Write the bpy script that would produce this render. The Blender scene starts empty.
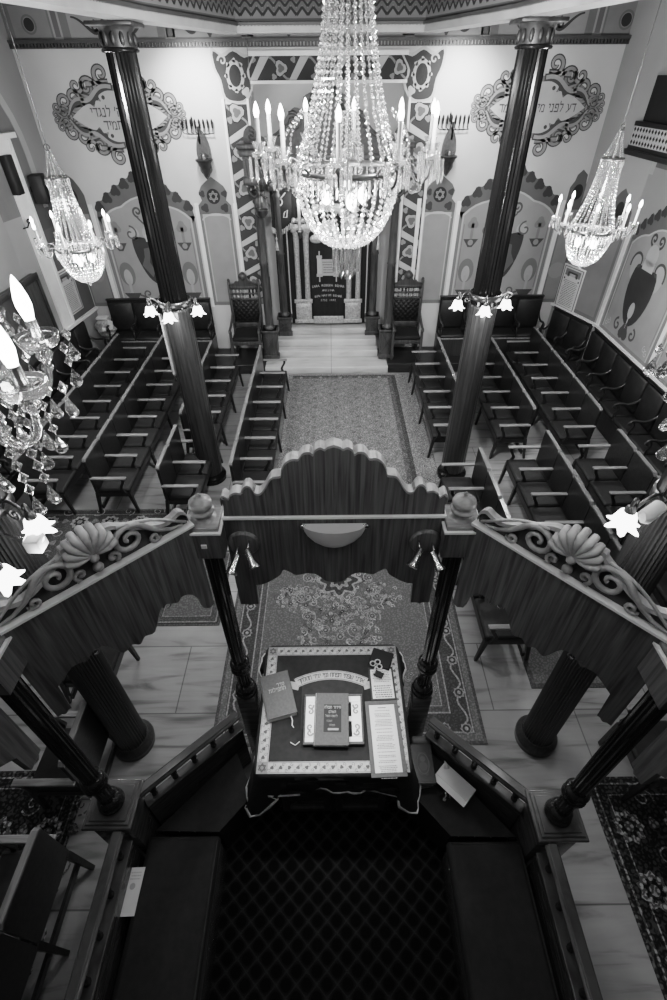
import bpy, math, random
from mathutils import Matrix, Vector
from mathutils.geometry import tessellate_polygon
random.seed(7)
PI = math.pi
sc = bpy.context.scene
col = sc.collection

# ------------------------------------------------------------------ materials
def nmat(name):
    m = bpy.data.materials.new(name); m.use_nodes = True
    nt = m.node_tree; nt.nodes.clear()
    out = nt.nodes.new('ShaderNodeOutputMaterial')
    return m, nt, out
def g(v): return (v, v, v, 1)
def principled(nt, out, v=.5, rough=.5, metal=0., spec=.5):
    b = nt.nodes.new('ShaderNodeBsdfPrincipled')
    b.inputs['Base Color'].default_value = g(v); b.inputs['Roughness'].default_value = rough
    b.inputs['Metallic'].default_value = metal; b.inputs['Specular IOR Level'].default_value = spec
    nt.links.new(b.outputs[0], out.inputs[0]); return b
def ramp(nt, src, stops):
    r = nt.nodes.new('ShaderNodeValToRGB'); e = r.color_ramp.elements
    while len(e) < len(stops): e.new(.5)
    for i, (p, v) in enumerate(stops): e[i].position = p; e[i].color = g(v)
    nt.links.new(src, r.inputs[0]); return r.outputs[0]
def coords(nt, scale=(1, 1, 1), kind='Object', rot=(0, 0, 0)):
    t = nt.nodes.new('ShaderNodeTexCoord'); mp = nt.nodes.new('ShaderNodeMapping')
    mp.inputs['Scale'].default_value = scale; mp.inputs['Rotation'].default_value = rot
    nt.links.new(t.outputs[kind], mp.inputs[0]); return mp.outputs[0]
def noise(nt, vec, scale=5, detail=4, dist=0., rough=.5):
    n = nt.nodes.new('ShaderNodeTexNoise'); n.inputs['Scale'].default_value = scale
    n.inputs['Detail'].default_value = detail; n.inputs['Distortion'].default_value = dist
    n.inputs['Roughness'].default_value = rough
    nt.links.new(vec, n.inputs['Vector']); return n.outputs['Fac']
def math_n(nt, op, a, b=None):
    n = nt.nodes.new('ShaderNodeMath'); n.operation = op
    for i, x in enumerate((a, b)):
        if x is None: continue
        if isinstance(x, (int, float)): n.inputs[i].default_value = x
        else: nt.links.new(x, n.inputs[i])
    return n.outputs[0]
def mixc(nt, a, b, fac=1., mode='MULTIPLY'):
    n = nt.nodes.new('ShaderNodeMix'); n.data_type = 'RGBA'; n.blend_type = mode
    n.inputs[0].default_value = fac if isinstance(fac, (int, float)) else 0
    if not isinstance(fac, (int, float)): nt.links.new(fac, n.inputs[0])
    for s, x in ((6, a), (7, b)):
        if isinstance(x, (int, float)): n.inputs[s].default_value = g(x)
        else: nt.links.new(x, n.inputs[s])
    return n.outputs[2]
def bump(nt, b, h, strength=.2, dist=.01):
    n = nt.nodes.new('ShaderNodeBump'); n.inputs['Strength'].default_value = strength
    n.inputs['Distance'].default_value = dist
    nt.links.new(h, n.inputs['Height']); nt.links.new(n.outputs[0], b.inputs['Normal'])

def simple(name, v, rough=.5, metal=0., spec=.5, var=.12, scale=6, bmp=0.):
    m, nt, out = nmat(name); b = principled(nt, out, v, rough, metal, spec)
    f = noise(nt, coords(nt), scale, 4)
    nt.links.new(ramp(nt, f, [(.3, v * (1 - var)), (.7, v * (1 + var))]), b.inputs['Base Color'])
    if bmp: bump(nt, b, f, bmp)
    return m
def wood(name, d, l, stretch=(14, 14, 1.2), rough=.35, spec=.5, scale=2.2):
    m, nt, out = nmat(name); b = principled(nt, out, l, rough, 0, spec)
    v = coords(nt, stretch); f = noise(nt, v, scale, 6, .6)
    nt.links.new(ramp(nt, f, [(.33, d), (.5, (d + l) / 2), (.68, l)]), b.inputs['Base Color'])
    bump(nt, b, f, .08, .004)
    return m
def attr_mat(name, rough=.7, spec=.3, var=.10, scale=9, bmp=0.):
    m, nt, out = nmat(name); b = principled(nt, out, .5, rough, 0, spec)
    a = nt.nodes.new('ShaderNodeAttribute'); a.attribute_name = 'shade'
    f = noise(nt, coords(nt), scale, 4)
    nt.links.new(mixc(nt, a.outputs['Color'], ramp(nt, f, [(.3, 1 - var), (.7, 1.)])), b.inputs['Base Color'])
    if bmp: bump(nt, b, f, bmp)
    return m
def emit(name, strength, v=1.):
    m, nt, out = nmat(name); e = nt.nodes.new('ShaderNodeEmission')
    e.inputs[0].default_value = g(v); e.inputs[1].default_value = strength
    nt.links.new(e.outputs[0], out.inputs[0]); m.cycles.emission_sampling = 'NONE'
    return m
def crystal(name, lit=.2, tint=.95, rough=.03):
    """cut glass with a little scattered light in the facets"""
    m, nt, out = nmat(name)
    gl = nt.nodes.new('ShaderNodeBsdfGlass'); gl.inputs['Color'].default_value = g(tint); gl.inputs['Roughness'].default_value = rough; gl.inputs['IOR'].default_value = 1.5
    tl = nt.nodes.new('ShaderNodeBsdfTranslucent'); tl.inputs[0].default_value = g(.9)
    gs = nt.nodes.new('ShaderNodeBsdfGlossy'); gs.inputs[0].default_value = g(.9); gs.inputs['Roughness'].default_value = .15
    m1 = nt.nodes.new('ShaderNodeMixShader'); m1.inputs[0].default_value = .5
    nt.links.new(tl.outputs[0], m1.inputs[1]); nt.links.new(gs.outputs[0], m1.inputs[2])
    m2 = nt.nodes.new('ShaderNodeMixShader'); m2.inputs[0].default_value = lit
    nt.links.new(gl.outputs[0], m2.inputs[1]); nt.links.new(m1.outputs[0], m2.inputs[2])
    nt.links.new(m2.outputs[0], out.inputs[0])
    return m
def marble(name, lo, hi, slab=1.2):
    m, nt, out = nmat(name); b = principled(nt, out, hi, .28, 0, .5)
    v = coords(nt, (1, 1, 1), 'Object', (0, 0, .35))
    v2 = coords(nt, (.8, 7, 3), 'Object', (0, 0, .25))
    f1 = noise(nt, v, 1.3, 5, .5); f2 = noise(nt, v2, 1.1, 6, 1.2)
    c = mixc(nt, ramp(nt, f1, [(.3, .72), (.7, 1.)]), ramp(nt, f2, [(.3, lo), (.45, hi * .9), (.6, hi)]))
    br = nt.nodes.new('ShaderNodeTexBrick'); br.inputs['Scale'].default_value = 1.
    br.inputs['Brick Width'].default_value = slab * 1.3; br.inputs['Row Height'].default_value = slab * .62
    br.inputs['Mortar Size'].default_value = .006
    br.inputs['Color1'].default_value = g(1); br.inputs['Color2'].default_value = g(.8); br.inputs['Mortar'].default_value = g(.4)
    nt.links.new(coords(nt), br.inputs['Vector'])
    nt.links.new(mixc(nt, c, br.outputs[0]), b.inputs['Base Color'])
    return m
def rug_mat(name, scale, lo, hi, contrast=(.35, .62)):
    """woven pile: the rug's own shade (light/dark areas) times a fine floral motif"""
    m, nt, out = nmat(name); b = principled(nt, out, .3, .95, 0, .1)
    a = nt.nodes.new('ShaderNodeAttribute'); a.attribute_name = 'shade'
    v = coords(nt)
    vo = nt.nodes.new('ShaderNodeTexVoronoi'); vo.inputs['Scale'].default_value = scale; nt.links.new(v, vo.inputs['Vector'])
    wv = math_n(nt, 'SINE', math_n(nt, 'MULTIPLY', vo.outputs['Distance'], 9.))
    n = noise(nt, v, scale * 1.7, 3, 1.)
    s = math_n(nt, 'ADD', math_n(nt, 'MULTIPLY', wv, .22), n)
    pat = ramp(nt, s, [(contrast[0], lo), (contrast[1], hi)])
    nt.links.new(mixc(nt, a.outputs['Color'], pat), b.inputs['Base Color'])
    bump(nt, b, n, .3, .004)
    return m
def lattice_mat(name):
    m, nt, out = nmat(name); b = principled(nt, out, .01, .95, 0, .1)
    t = nt.nodes.new('ShaderNodeTexCoord'); sp = nt.nodes.new('ShaderNodeSeparateXYZ'); nt.links.new(t.outputs['Object'], sp.inputs[0])
    fx, fy = 2 * PI / .132, 2 * PI / .125
    cx = math_n(nt, 'COSINE', math_n(nt, 'MULTIPLY', sp.outputs[0], fx)); cy = math_n(nt, 'COSINE', math_n(nt, 'MULTIPLY', sp.outputs[1], fy))
    s = math_n(nt, 'ABSOLUTE', math_n(nt, 'ADD', cx, cy))
    n = noise(nt, coords(nt), 160, 2)
    c = mixc(nt, ramp(nt, s, [(.0, .028), (.3, .013), (.7, .009), (1.3, .003)]), ramp(nt, n, [(.3, .55), (.7, 1.3)]))
    nt.links.new(c, b.inputs['Base Color']); bump(nt, b, n, .3, .003)
    return m
def tufted_mat(name, v):
    m, nt, out = nmat(name); b = principled(nt, out, v, .55, 0, .4)
    t = nt.nodes.new('ShaderNodeTexCoord'); sp = nt.nodes.new('ShaderNodeSeparateXYZ'); nt.links.new(t.outputs['Object'], sp.inputs[0])
    a = math_n(nt, 'COSINE', math_n(nt, 'MULTIPLY', sp.outputs[0], 60)); c = math_n(nt, 'COSINE', math_n(nt, 'MULTIPLY', sp.outputs[2], 60))
    s = math_n(nt, 'ABSOLUTE', math_n(nt, 'ADD', a, c))
    nt.links.new(ramp(nt, s, [(0, v * .6), (.4, v), (1, v * 1.5)]), b.inputs['Base Color']); bump(nt, b, s, .5, .01)
    return m

MAT = dict(
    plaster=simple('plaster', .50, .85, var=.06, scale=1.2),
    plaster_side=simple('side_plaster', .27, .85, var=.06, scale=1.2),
    ceiling=simple('ceiling_paint', .30, .9, var=.1),
    paint=attr_mat('wall_paint', .8, .2, .10, 5),
    print=attr_mat('printed_sheet', .6, .3, .05, 30),
    cloth=attr_mat('woven_cloth', .9, .15, .2, 60, .1),
    white=simple('white_lacquer', .72, .4, var=.05), beampaint=simple('beam_paint', .34, .5, var=.08),
    frieze=simple('frieze_paint', .13, .8, var=.2, scale=3),
    darkmould=simple('dark_moulding', .05, .5, var=.2),
    marble=marble('marble_floor', .16, .38), step=marble('marble_step', .42, .66, 9.),
    pew=wood('dark_pew_wood', .014, .034, (2, 14, 14), .32), pewtop=wood('pew_rail_wood', .13, .24, (14, 1.2, 14), .25),
    arm=wood('armrest_wood', .16, .30, (1.5, 14, 14), .25),
    seat=simple('dark_seat_fabric', .013, .7, var=.3, scale=20), bench=simple('dark_bench_velvet', .016, .55, var=.3, scale=12),
    cushion=simple('dark_bima_velvet', .013, .8, var=.3, scale=25, bmp=.1),
    valance=wood('valance_veneer', .05, .15, (26, 26, 1.0), .42), crest=wood('carved_crest_wood', .22, .38, (5, 5, 5), .45),
    post=wood('polished_post_wood', .010, .024, (14, 14, 1), .14), rail=wood('polished_rail_wood', .045, .095, (2, 2, 14), .2),
    column=wood('column_paint', .008, .013, (6, 6, .8), .16, .28), clad=wood('column_cladding', .024, .050, (22, 22, .9), .3),
    arkwood=wood('ark_wood', .032, .075, (12, 12, 1.5), .4), carve=simple('carved_dark_wood', .03, .45, var=.5, scale=18, bmp=.4),
    black=simple('black_velvet', .006, .8, var=.3), silver=simple('silver_brocade', .42, .38, .35, var=.35, scale=30, bmp=.5),
    brass=simple('brass', .42, .25, 1., var=.1), darkbrass=simple('aged_brass', .16, .3, .9, var=.2), chrome=simple('brushed_steel', .62, .22, 1., var=.05),
    candle=simple('candle_tube', .36, .5, var=.05),
    bulb=emit('lit_bulb', 9.), shade=emit('lit_glass_shade', 3.2), bulbdim=emit('lit_bulb_soft', 14.),
    crystal=crystal('crystal', .10), crystal_lit=crystal('crystal_bright', .24), crystal_near=crystal('crystal_near', .05, .96, .0),
    frost=simple('frosted_glass', .46, .35, var=.05), lattice=lattice_mat('bima_carpet'), tuft=tufted_mat('tufted_leather', .008),
    rug_aisle=rug_mat('aisle_carpet', 26, .75, 1.6), rug_med=rug_mat('medallion_rug', 30, .78, 1.22), rug_dark=rug_mat('dark_runner', 24, .35, 1.6, (.36, .7)),
    speaker=simple('speaker_cabinet', .012, .6), page=simple('book_pages', .62, .8, var=.08, scale=60),
    greycloth=simple('grey_book_cloth', .085, .7, var=.15, scale=60), leather=simple('dark_book_leather', .014, .5, var=.3, scale=40),
    tissue=simple('white_card', .62, .7, var=.04), iron=simple('dark_iron', .02, .4, .6),
)
def glass_mat():
    m, nt, out = nmat('clear_glass'); b = principled(nt, out, .9, .03)
    b.inputs['Transmission Weight'].default_value = 1.; f = noise(nt, coords(nt), 5); nt.links.new(ramp(nt, f, [(0, .02), (1, .05)]), b.inputs['Roughness'])
    return m
MAT['glass'] = glass_mat()

# ------------------------------------------------------------------ mesh builder
class MB:
    def __init__(s): s.v = []; s.f = []; s.sh = []; s.sm = []; s.M = Matrix.Identity(4); s.shade = None
    def _add(s, vs, fs, smooth=False, M=None):
        o = len(s.v); T = s.M @ M if M is not None else s.M
        s.v += [T @ Vector(p) for p in vs]
        for f in fs: s.f.append([o + i for i in f]); s.sh.append(s.shade); s.sm.append(smooth)
        return s
    def box(s, x0, x1, y0, y1, z0, z1, bev=0., M=None):
        if x1 < x0: x0, x1 = x1, x0
        if y1 < y0: y0, y1 = y1, y0
        if bev <= 0:
            vs = [(x, y, z) for z in (z0, z1) for y in (y0, y1) for x in (x0, x1)]
            return s._add(vs, [(0, 2, 3, 1), (4, 5, 7, 6), (0, 1, 5, 4), (2, 6, 7, 3), (0, 4, 6, 2), (1, 3, 7, 5)], False, M)
        b = min(bev, (x1 - x0) / 2.01, (y1 - y0) / 2.01, (z1 - z0) / 2.01); rings = []
        for z, i in ((z0, b), (z0 + b * .3, b * .3), (z0 + b, 0), (z1 - b, 0), (z1 - b * .3, b * .3), (z1, b)):
            rings.append([(x0 + i + b * .4, y0 + i, z), (x1 - i - b * .4, y0 + i, z), (x1 - i, y0 + i + b * .4, z), (x1 - i, y1 - i - b * .4, z),
                          (x1 - i - b * .4, y1 - i, z), (x0 + i + b * .4, y1 - i, z), (x0 + i, y1 - i - b * .4, z), (x0 + i, y0 + i + b * .4, z)])
        return s.rings(rings, True, True, M=M, smooth=True)
    def rings(s, rings, cap0=True, cap1=True, M=None, smooth=True, closed=True):
        n = len(rings[0]); vs = [p for r in rings for p in r]; fs = []
        for k in range(len(rings) - 1):
            for i in range(n if closed else n - 1):
                j = (i + 1) % n; fs.append((k * n + i, k * n + j, (k + 1) * n + j, (k + 1) * n + i))
        s._add(vs, fs, smooth, M)
        if cap0: s._add(rings[0], [tuple(range(n))[::-1]], False, M)
        if cap1: s._add(rings[-1], [tuple(range(n))], False, M)
        return s
    def lathe(s, prof, n=16, M=None, smooth=True, cap=True, flute=0.):
        """prof: [(r, z)...] bottom to top around local z"""
        R = []
        for r, z in prof:
            ring = []
            for i in range(n):
                a = 2 * PI * i / n; rr = r * (1 - flute * (i % 2)) if flute else r
                ring.append((rr * math.cos(a), rr * math.sin(a), z))
            R.append(ring)
        return s.rings(R, cap, cap, M, smooth)
    def tube(s, pts, r, n=6, cap=True, M=None, flat=None):
        pts = [Vector(p) for p in pts]; R = []; up = Vector((0, 0, 1)); prev = None
        for i, p in enumerate(pts):
            t = (pts[min(i + 1, len(pts) - 1)] - pts[max(i - 1, 0)])
            t = t.normalized() if t.length > 1e-9 else Vector((0, 0, 1))
            if prev is None:
                a = up.cross(t); a = a.normalized() if a.length > 1e-3 else Vector((1, 0, 0))
            else:
                a = prev - t * prev.dot(t); a = a.normalized() if a.length > 1e-6 else prev
            prev = a; b = t.cross(a); rr = r[i] if isinstance(r, (list, tuple)) else r
            R.append([p + (a * math.cos(2 * PI * k / n) + b * math.sin(2 * PI * k / n) * (flat or 1)) * rr for k in range(n)])
        return s.rings(R, cap, cap, M, True)
    def prism(s, poly, d0, d1, M=None, smooth=False):
        """polygon in local xz extruded along y from d0 to d1"""
        n = len(poly); tri = tessellate_polygon([[Vector((x, z, 0)) for x, z in poly]])
        area = sum(poly[i][0] * poly[(i + 1) % n][1] - poly[(i + 1) % n][0] * poly[i][1] for i in range(n))
        vs = [(x, d0, z) for x, z in poly] + [(x, d1, z) for x, z in poly]
        fr, bk = [], []
        for t in tri:
            a, b, c = t; p = [poly[a], poly[b], poly[c]]
            ar = (p[1][0] - p[0][0]) * (p[2][1] - p[0][1]) - (p[2][0] - p[0][0]) * (p[1][1] - p[0][1])
            if ar < 0: a, b, c = c, b, a
            fr.append((a, b, c)); bk.append((n + c, n + b, n + a))
        sd = []
        for i in range(n):
            j = (i + 1) % n
            sd.append((j, i, n + i, n + j) if area > 0 else (i, j, n + j, n + i))
        s._add(vs, fr + bk, False, M); s._add(vs, sd, smooth, M); return s
    def sphere(s, c, r, n=10, m=7, M=None, sq=(1, 1, 1)):
        R = []
        for k in range(m + 1):
            th = PI * k / m - PI / 2; rr = max(math.cos(th), .02)
            R.append([(c[0] + r * sq[0] * rr * math.cos(2 * PI * i / n), c[1] + r * sq[1] * rr * math.sin(2 * PI * i / n), c[2] + r * sq[2] * math.sin(th)) for i in range(n)])
        return s.rings(R, True, True, M, True)
    def octa(s, c, r, h=None, k=4):
        h = h or r; x, y, z = c
        vs = [(x + r * math.cos(2 * PI * i / k), y + r * math.sin(2 * PI * i / k), z) for i in range(k)] + [(x, y, z + h), (x, y, z - h)]
        return s._add(vs, [(i, (i + 1) % k, k) for i in range(k)] + [((i + 1) % k, i, k + 1) for i in range(k)])
    def pear(s, c, r, L, k=8, flat=.55):
        """faceted tear drop hanging down from c"""
        x, y, z = c; R = []
        for t, w in ((0, .10), (.25, .38), (.5, .78), (.72, 1.), (.9, .72), (1., .15)):
            R.append([(x + r * w * math.cos(2 * PI * i / k), y + flat * r * w * math.sin(2 * PI * i / k), z - L * t) for i in range(k)])
        return s.rings(R[::-1], True, True, None, False)
    def quad(s, a, b, c, d): return s._add([a, b, c, d], [(0, 1, 2, 3)])
    def build(s, name, mat, parent=None, loc=None):
        me = bpy.data.meshes.new(name); me.from_pydata(s.v, [], s.f); me.update()
        me.polygons.foreach_set('use_smooth', s.sm)
        if any(x is not None for x in s.sh):
            a = me.color_attributes.new('shade', 'FLOAT_COLOR', 'CORNER'); k = 0; buf = []
            for p, x in zip(me.polygons, s.sh):
                v = .5 if x is None else x; buf += [v, v, v, 1.] * p.loop_total
            a.data.foreach_set('color', buf)
        me.materials.append(MAT[mat] if isinstance(mat, str) else mat)
        o = bpy.data.objects.new(name, me); col.objects.link(o)
        if parent: o.parent = parent
        if loc: o.location = loc
        return o
def tag(o, label, cat, group=None):
    o['label'] = label; o['category'] = cat
    if group: o['group'] = group
    return o
def thing(name, label, cat, loc=(0, 0, 0), rz=0, group=None):
    o = bpy.data.objects.new(name, None); col.objects.link(o); o.empty_display_size = .1
    o.location = loc; o.rotation_euler = (0, 0, rz); return tag(o, label, cat, group)
def struct(name, mb, mat, parent=None):
    o = mb.build(name, mat, parent)
    if not parent: o['kind'] = 'structure'
    return o
def copy_tree(o, parent=None):
    c = o.copy(); col.objects.link(c)
    if parent: c.parent = parent
    for ch in list(o.children): copy_tree(ch, c)
    return c
def dup(o, label, loc=None, rz=None, group=None):
    c = copy_tree(o); c['label'] = label
    if loc: c.location = loc
    if rz is not None: c.rotation_euler = (0, 0, rz)
    return c
_txt = {}
def text_geo(s, size=1., spacing=1.):
    k = (s, spacing)
    if k not in _txt:
        cu = bpy.data.curves.new('t', 'FONT'); cu.body = s; cu.align_x = 'CENTER'; cu.align_y = 'CENTER'; cu.size = 1.; cu.space_character = spacing
        cu.resolution_u = 3
        ob = bpy.data.objects.new('t', cu); col.objects.link(ob)
        bpy.context.view_layer.update()
        me = bpy.data.meshes.new_from_object(ob.evaluated_get(bpy.context.evaluated_depsgraph_get()))
        _txt[k] = ([(v.co.x, v.co.y) for v in me.vertices], [tuple(p.vertices) for p in me.polygons])
        bpy.data.objects.remove(ob); bpy.data.curves.remove(cu); bpy.data.meshes.remove(me)
    v, f = _txt[k]; return [(x * size, y * size) for x, y in v], f
HEB = {'ם': (.65, [[(0, 1), (.6, 1), (.6, 0), (.06, 0), (.06, 1)]]), 'א': (.75, [[(0, 1), (.7, 0)], [(.68, 1), (.62, .6), (.42, .48)], [(.02, 0), (.1, .4), (.28, .58)]]), 'ב': (.7, [[(0, 1), (.55, 1), (.55, 0)], [(0, 0), (.7, 0)]]), 'ג': (.42, [[(.05, 1), (.3, 1), (.3, .3), (.4, 0)], [(.3, .3), (.0, 0)]]),
       'ד': (.65, [[(0, 1), (.65, 1)], [(.52, 1), (.52, 0)]]), 'ה': (.65, [[(0, 1), (.6, 1), (.6, 0)], [(.08, .6), (.08, 0)]]), 'ו': (.24, [[(0, 1), (.2, 1), (.2, 0)]]), 'ח': (.65, [[(0, 1), (.6, 1), (.6, 0)], [(.08, 1), (.08, 0)]]), 'י': (.24, [[(0, 1), (.2, 1), (.16, .55)]]),
       'ך': (.6, [[(0, 1), (.55, 1), (.55, -.35)]]), 'ל': (.6, [[(.05, 1.4), (.05, 1), (.55, 1), (.52, .6), (.25, 0)]]), 'מ': (.75, [[(.0, 1), (.12, .78), (.0, 0)], [(.12, .8), (.36, 1), (.66, .9), (.66, 0), (.35, 0)]]), 'נ': (.45, [[(.1, 1), (.35, 1), (.35, 0), (0, 0)]]),
       'ס': (.65, [[(0, 1), (.6, 1), (.6, .4), (.32, 0), (.08, .4), (.08, 1)]]), 'ע': (.65, [[(.02, 1), (.15, .9), (.32, .18)], [(.6, 1), (.54, .4), (.0, -.12)]]), 'פ': (.65, [[(.28, .5), (.08, .55), (.08, 1), (.6, 1), (.6, 0), (0, 0)]]), 'ר': (.6, [[(0, 1), (.55, 1), (.55, 0)]]),
       'ש': (.85, [[(0, 1), (.15, 0), (.7, .08), (.8, 1)], [(.42, 1), (.38, .5), (.12, .35)]]), 'ת': (.68, [[(0, 1), (.62, 1), (.62, 0)], [(.12, 1), (.12, .1), (0, 0)]]), '׳': (.15, [[(.12, 1.15), (.02, .75)]]), ' ': (.35, [])}

# ------------------------------------------------------------------ flat painted ornament
class Art(MB):
    """flat shapes on a plane: x along ex, y along ey, layers stacked along the normal"""
    def __init__(s, O, ex, ey, step=.0016):
        super().__init__(); ex = Vector(ex).normalized(); ey = Vector(ey).normalized(); n = ex.cross(ey)
        s.P = Matrix(((ex.x, ey.x, n.x, O[0]), (ex.y, ey.y, n.y, O[1]), (ex.z, ey.z, n.z, O[2]), (0, 0, 0, 1)))
        s.step = step; s.T = Matrix.Identity(4); s.mx = 1
    def put(s, v2, faces, sh, layer):
        vs = [(x * s.mx, y, 0) for x, y in v2]; s.shade = sh
        if s.mx < 0: faces = [f[::-1] for f in faces]
        L = Matrix.Translation((0, 0, s.step * (layer + 1)))
        s._add(vs, faces, False, s.P @ L @ s.T); return s
    def fill(s, poly, sh, layer=0):
        tri = tessellate_polygon([[Vector((x, y, 0)) for x, y in poly]]); fs = []
        for a, b, c in tri:
            p, q, r = poly[a], poly[b], poly[c]
            ar = (q[0] - p[0]) * (r[1] - p[1]) - (r[0] - p[0]) * (q[1] - p[1])
            fs.append((a, b, c) if ar > 0 else (c, b, a))
        return s.put(poly, fs, sh, layer)
    def rect(s, x0, x1, y0, y1, sh, layer=0): return s.fill([(x0, y0), (x1, y0), (x1, y1), (x0, y1)], sh, layer)
    def disc(s, cx, cy, r, sh, layer=0, ry=None, n=20):
        ry = ry or r; return s.fill([(cx + r * math.cos(2 * PI * i / n), cy + ry * math.sin(2 * PI * i / n)) for i in range(n)], sh, layer)
    def ribbon(s, pts, w0, w1, sh, layer=0):
        L, R = [], []; n = len(pts)
        for i, p in enumerate(pts):
            a = pts[max(i - 1, 0)]; b = pts[min(i + 1, n - 1)]; dx, dy = b[0] - a[0], b[1] - a[1]; d = math.hypot(dx, dy) or 1
            w = (w0 + (w1 - w0) * i / (n - 1)) / 2; L.append((p[0] - dy / d * w, p[1] + dx / d * w)); R.append((p[0] + dy / d * w, p[1] - dx / d * w))
        vs = L + R; return s.put(vs, [(i, n + i, n + i + 1, i + 1) for i in range(n - 1)], sh, layer)
    def ring(s, cx, cy, r, w, sh, layer=0, ry=None, n=28):
        ry = ry or r; return s.ribbon([(cx + r * math.cos(2 * PI * i / n), cy + ry * math.sin(2 * PI * i / n)) for i in range(n + 1)], w, w, sh, layer)
    def line(s, pts, w, sh, layer=0): return s.ribbon(pts, w, w, sh, layer)
    def scroll(s, cx, cy, r, a0, turns, w, dark, lite, layer=0, tail=None):
        pts = spiral(cx, cy, r, a0, turns)
        if tail: pts = [tail] + pts
        s.ribbon(pts, w * 1.5, w * .8, dark, layer); s.ribbon(pts, w * .85, w * .35, lite, layer + 1); return s
    def leaf(s, cx, cy, r, a, sh, layer=0):
        p = []
        for i in range(15):
            t = i / 14 * 2 * PI; rr = r * (.62 + .38 * abs(math.cos(1.5 * t))); p.append((cx + rr * math.cos(t + a), cy + rr * math.sin(t + a)))
        return s.fill(p[:-1], sh, layer)
    def star(s, cx, cy, r, sh, layer=0, w=None):
        w = w or r * .22
        for o in (PI / 2, -PI / 2):
            p = [(cx + r * math.cos(o + 2 * PI * i / 3), cy + r * math.sin(o + 2 * PI * i / 3)) for i in range(4)]; 
            for i in range(3): s.line([p[i], p[i + 1]], w, sh, layer)
        return s
    def text(s, t, cx, cy, size, sh, layer=0, sx=1., rot=0., spacing=1.):
        v, f = text_geo(t, size, spacing); c, d = math.cos(rot), math.sin(rot)
        v = [(cx + (x * sx) * c - y * d, cy + (x * sx) * d + y * c) for x, y in v]
        mx, s.mx = s.mx, 1; s.put(v, f, sh, layer); s.mx = mx; return s
    def htext(s, t, cx, cy, h, sh, layer=0, rot=0.):
        """Hebrew square letters written right to left"""
        gap = .2; W = sum(HEB[c][0] + gap for c in t) - gap; x = W / 2; c_, d_ = math.cos(rot), math.sin(rot); mx, s.mx = s.mx, 1
        for ch in t:
            w, st = HEB[ch]; x -= w
            for P in st:
                for (ax, ay), (bx, by) in zip(P[:-1], P[1:]):
                    L = math.hypot(bx - ax, by - ay); ux, uy = (bx - ax) / L, (by - ay) / L; th = .10 if abs(uy) < .3 else .075
                    q = [(x + X, Y - .5) for X, Y in ((ax - ux * .07 + uy * th, ay - uy * .07 - ux * th), (bx + ux * .07 + uy * th, by + uy * .07 - ux * th), (bx + ux * .07 - uy * th, by + uy * .07 + ux * th), (ax - ux * .07 - uy * th, ay - uy * .07 + ux * th))]
                    s.fill([(cx + h * (X * c_ - Y * d_), cy + h * (X * d_ + Y * c_)) for X, Y in q], sh, layer)
            x -= gap
        s.mx = mx; return s
    def textlines(s, x0, x1, y1, y0, n, sh, layer=0, h=.4):
        """rows of small print too small to read"""
        dy = (y1 - y0) / n
        for k in range(n):
            y = y1 - dy * (k + .5); x = x0 + random.uniform(0, .12) * (x1 - x0); e = x1 - random.uniform(0, .12) * (x1 - x0)
            while x < e:
                w = random.uniform(.04, .13) * (x1 - x0); s.rect(x, min(x + w, e), y - dy * h / 2, y + dy * h / 2, sh, layer); x += w + .025 * (x1 - x0)
        return s
def spiral(cx, cy, r, a0, turns, n=None):
    n = n or int(10 + 14 * abs(turns)); P = []
    for i in range(n + 1):
        t = i / n; a = a0 + 2 * PI * turns * t; rr = r * (1 - .86 * t); P.append((cx + rr * math.cos(a), cy + rr * math.sin(a)))
    return P
def bez(p0, p1, p2, p3, n=12):
    return [tuple((1 - t) ** 3 * a + 3 * (1 - t) ** 2 * t * b + 3 * (1 - t) * t * t * c + t ** 3 * d for a, b, c, d in zip(p0, p1, p2, p3)) for t in [i / n for i in range(n + 1)]]
def smooth_pts(pts, n=5, closed=False):
    """Catmull-Rom through the points"""
    P = [Vector(p) for p in pts]; N = len(P); out = []
    for i in range(N if closed else N - 1):
        a, b, c, d = (P[(i - 1) % N] if closed or i > 0 else P[0]), P[i], P[(i + 1) % N], (P[(i + 2) % N] if closed or i + 2 < N else P[-1])
        for k in range(n):
            t = k / n; out.append(tuple(.5 * ((2 * b) + (c - a) * t + (2 * a - 5 * b + 4 * c - d) * t * t + (3 * b - a - 3 * c + d) * t ** 3)))
    if not closed: out.append(tuple(P[-1]))
    return out
# ------------------------------------------------------------------ setting
H = 4.7; YW = 10.26; CX = -.05
m = MB(); m.box(-6, 6, -2.4, 11.2, -.12, 0); floor = struct('floor', m, 'marble')
LW = [(-4.87, YW), (-5.08, 8.6), (-5.08, -2.4)]; RW = [(4.60, YW), (5.02, 9.1), (5.08, -2.4)]; RS = RW[1:]
def wallmesh(P, sgn, z1=5.75):
    mb = MB(); t = .2 * sgn
    for a, b in zip(P[:-1], P[1:]):
        vs = [(a[0], a[1], 0), (b[0], b[1], 0), (b[0] + t, b[1], 0), (a[0] + t, a[1], 0)]
        vs += [(x, y, z1) for x, y, z in vs]
        mb._add(vs, [(0, 1, 5, 4), (1, 2, 6, 5), (2, 3, 7, 6), (3, 0, 4, 7), (3, 2, 1, 0), (4, 5, 6, 7)])
    return mb
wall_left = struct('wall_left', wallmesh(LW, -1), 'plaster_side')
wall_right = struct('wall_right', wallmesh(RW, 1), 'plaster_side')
NW, NZ, ND = 1.30, 4.60, 10.95                                  # the recess behind the ark
m = MB(); m.box(-5.2, -NW, YW, YW + .2, 0, 5.75).box(NW, 5.2, YW, YW + .2, 0, 5.75).box(-NW, NW, YW, YW + .2, NZ, 5.75)
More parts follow.
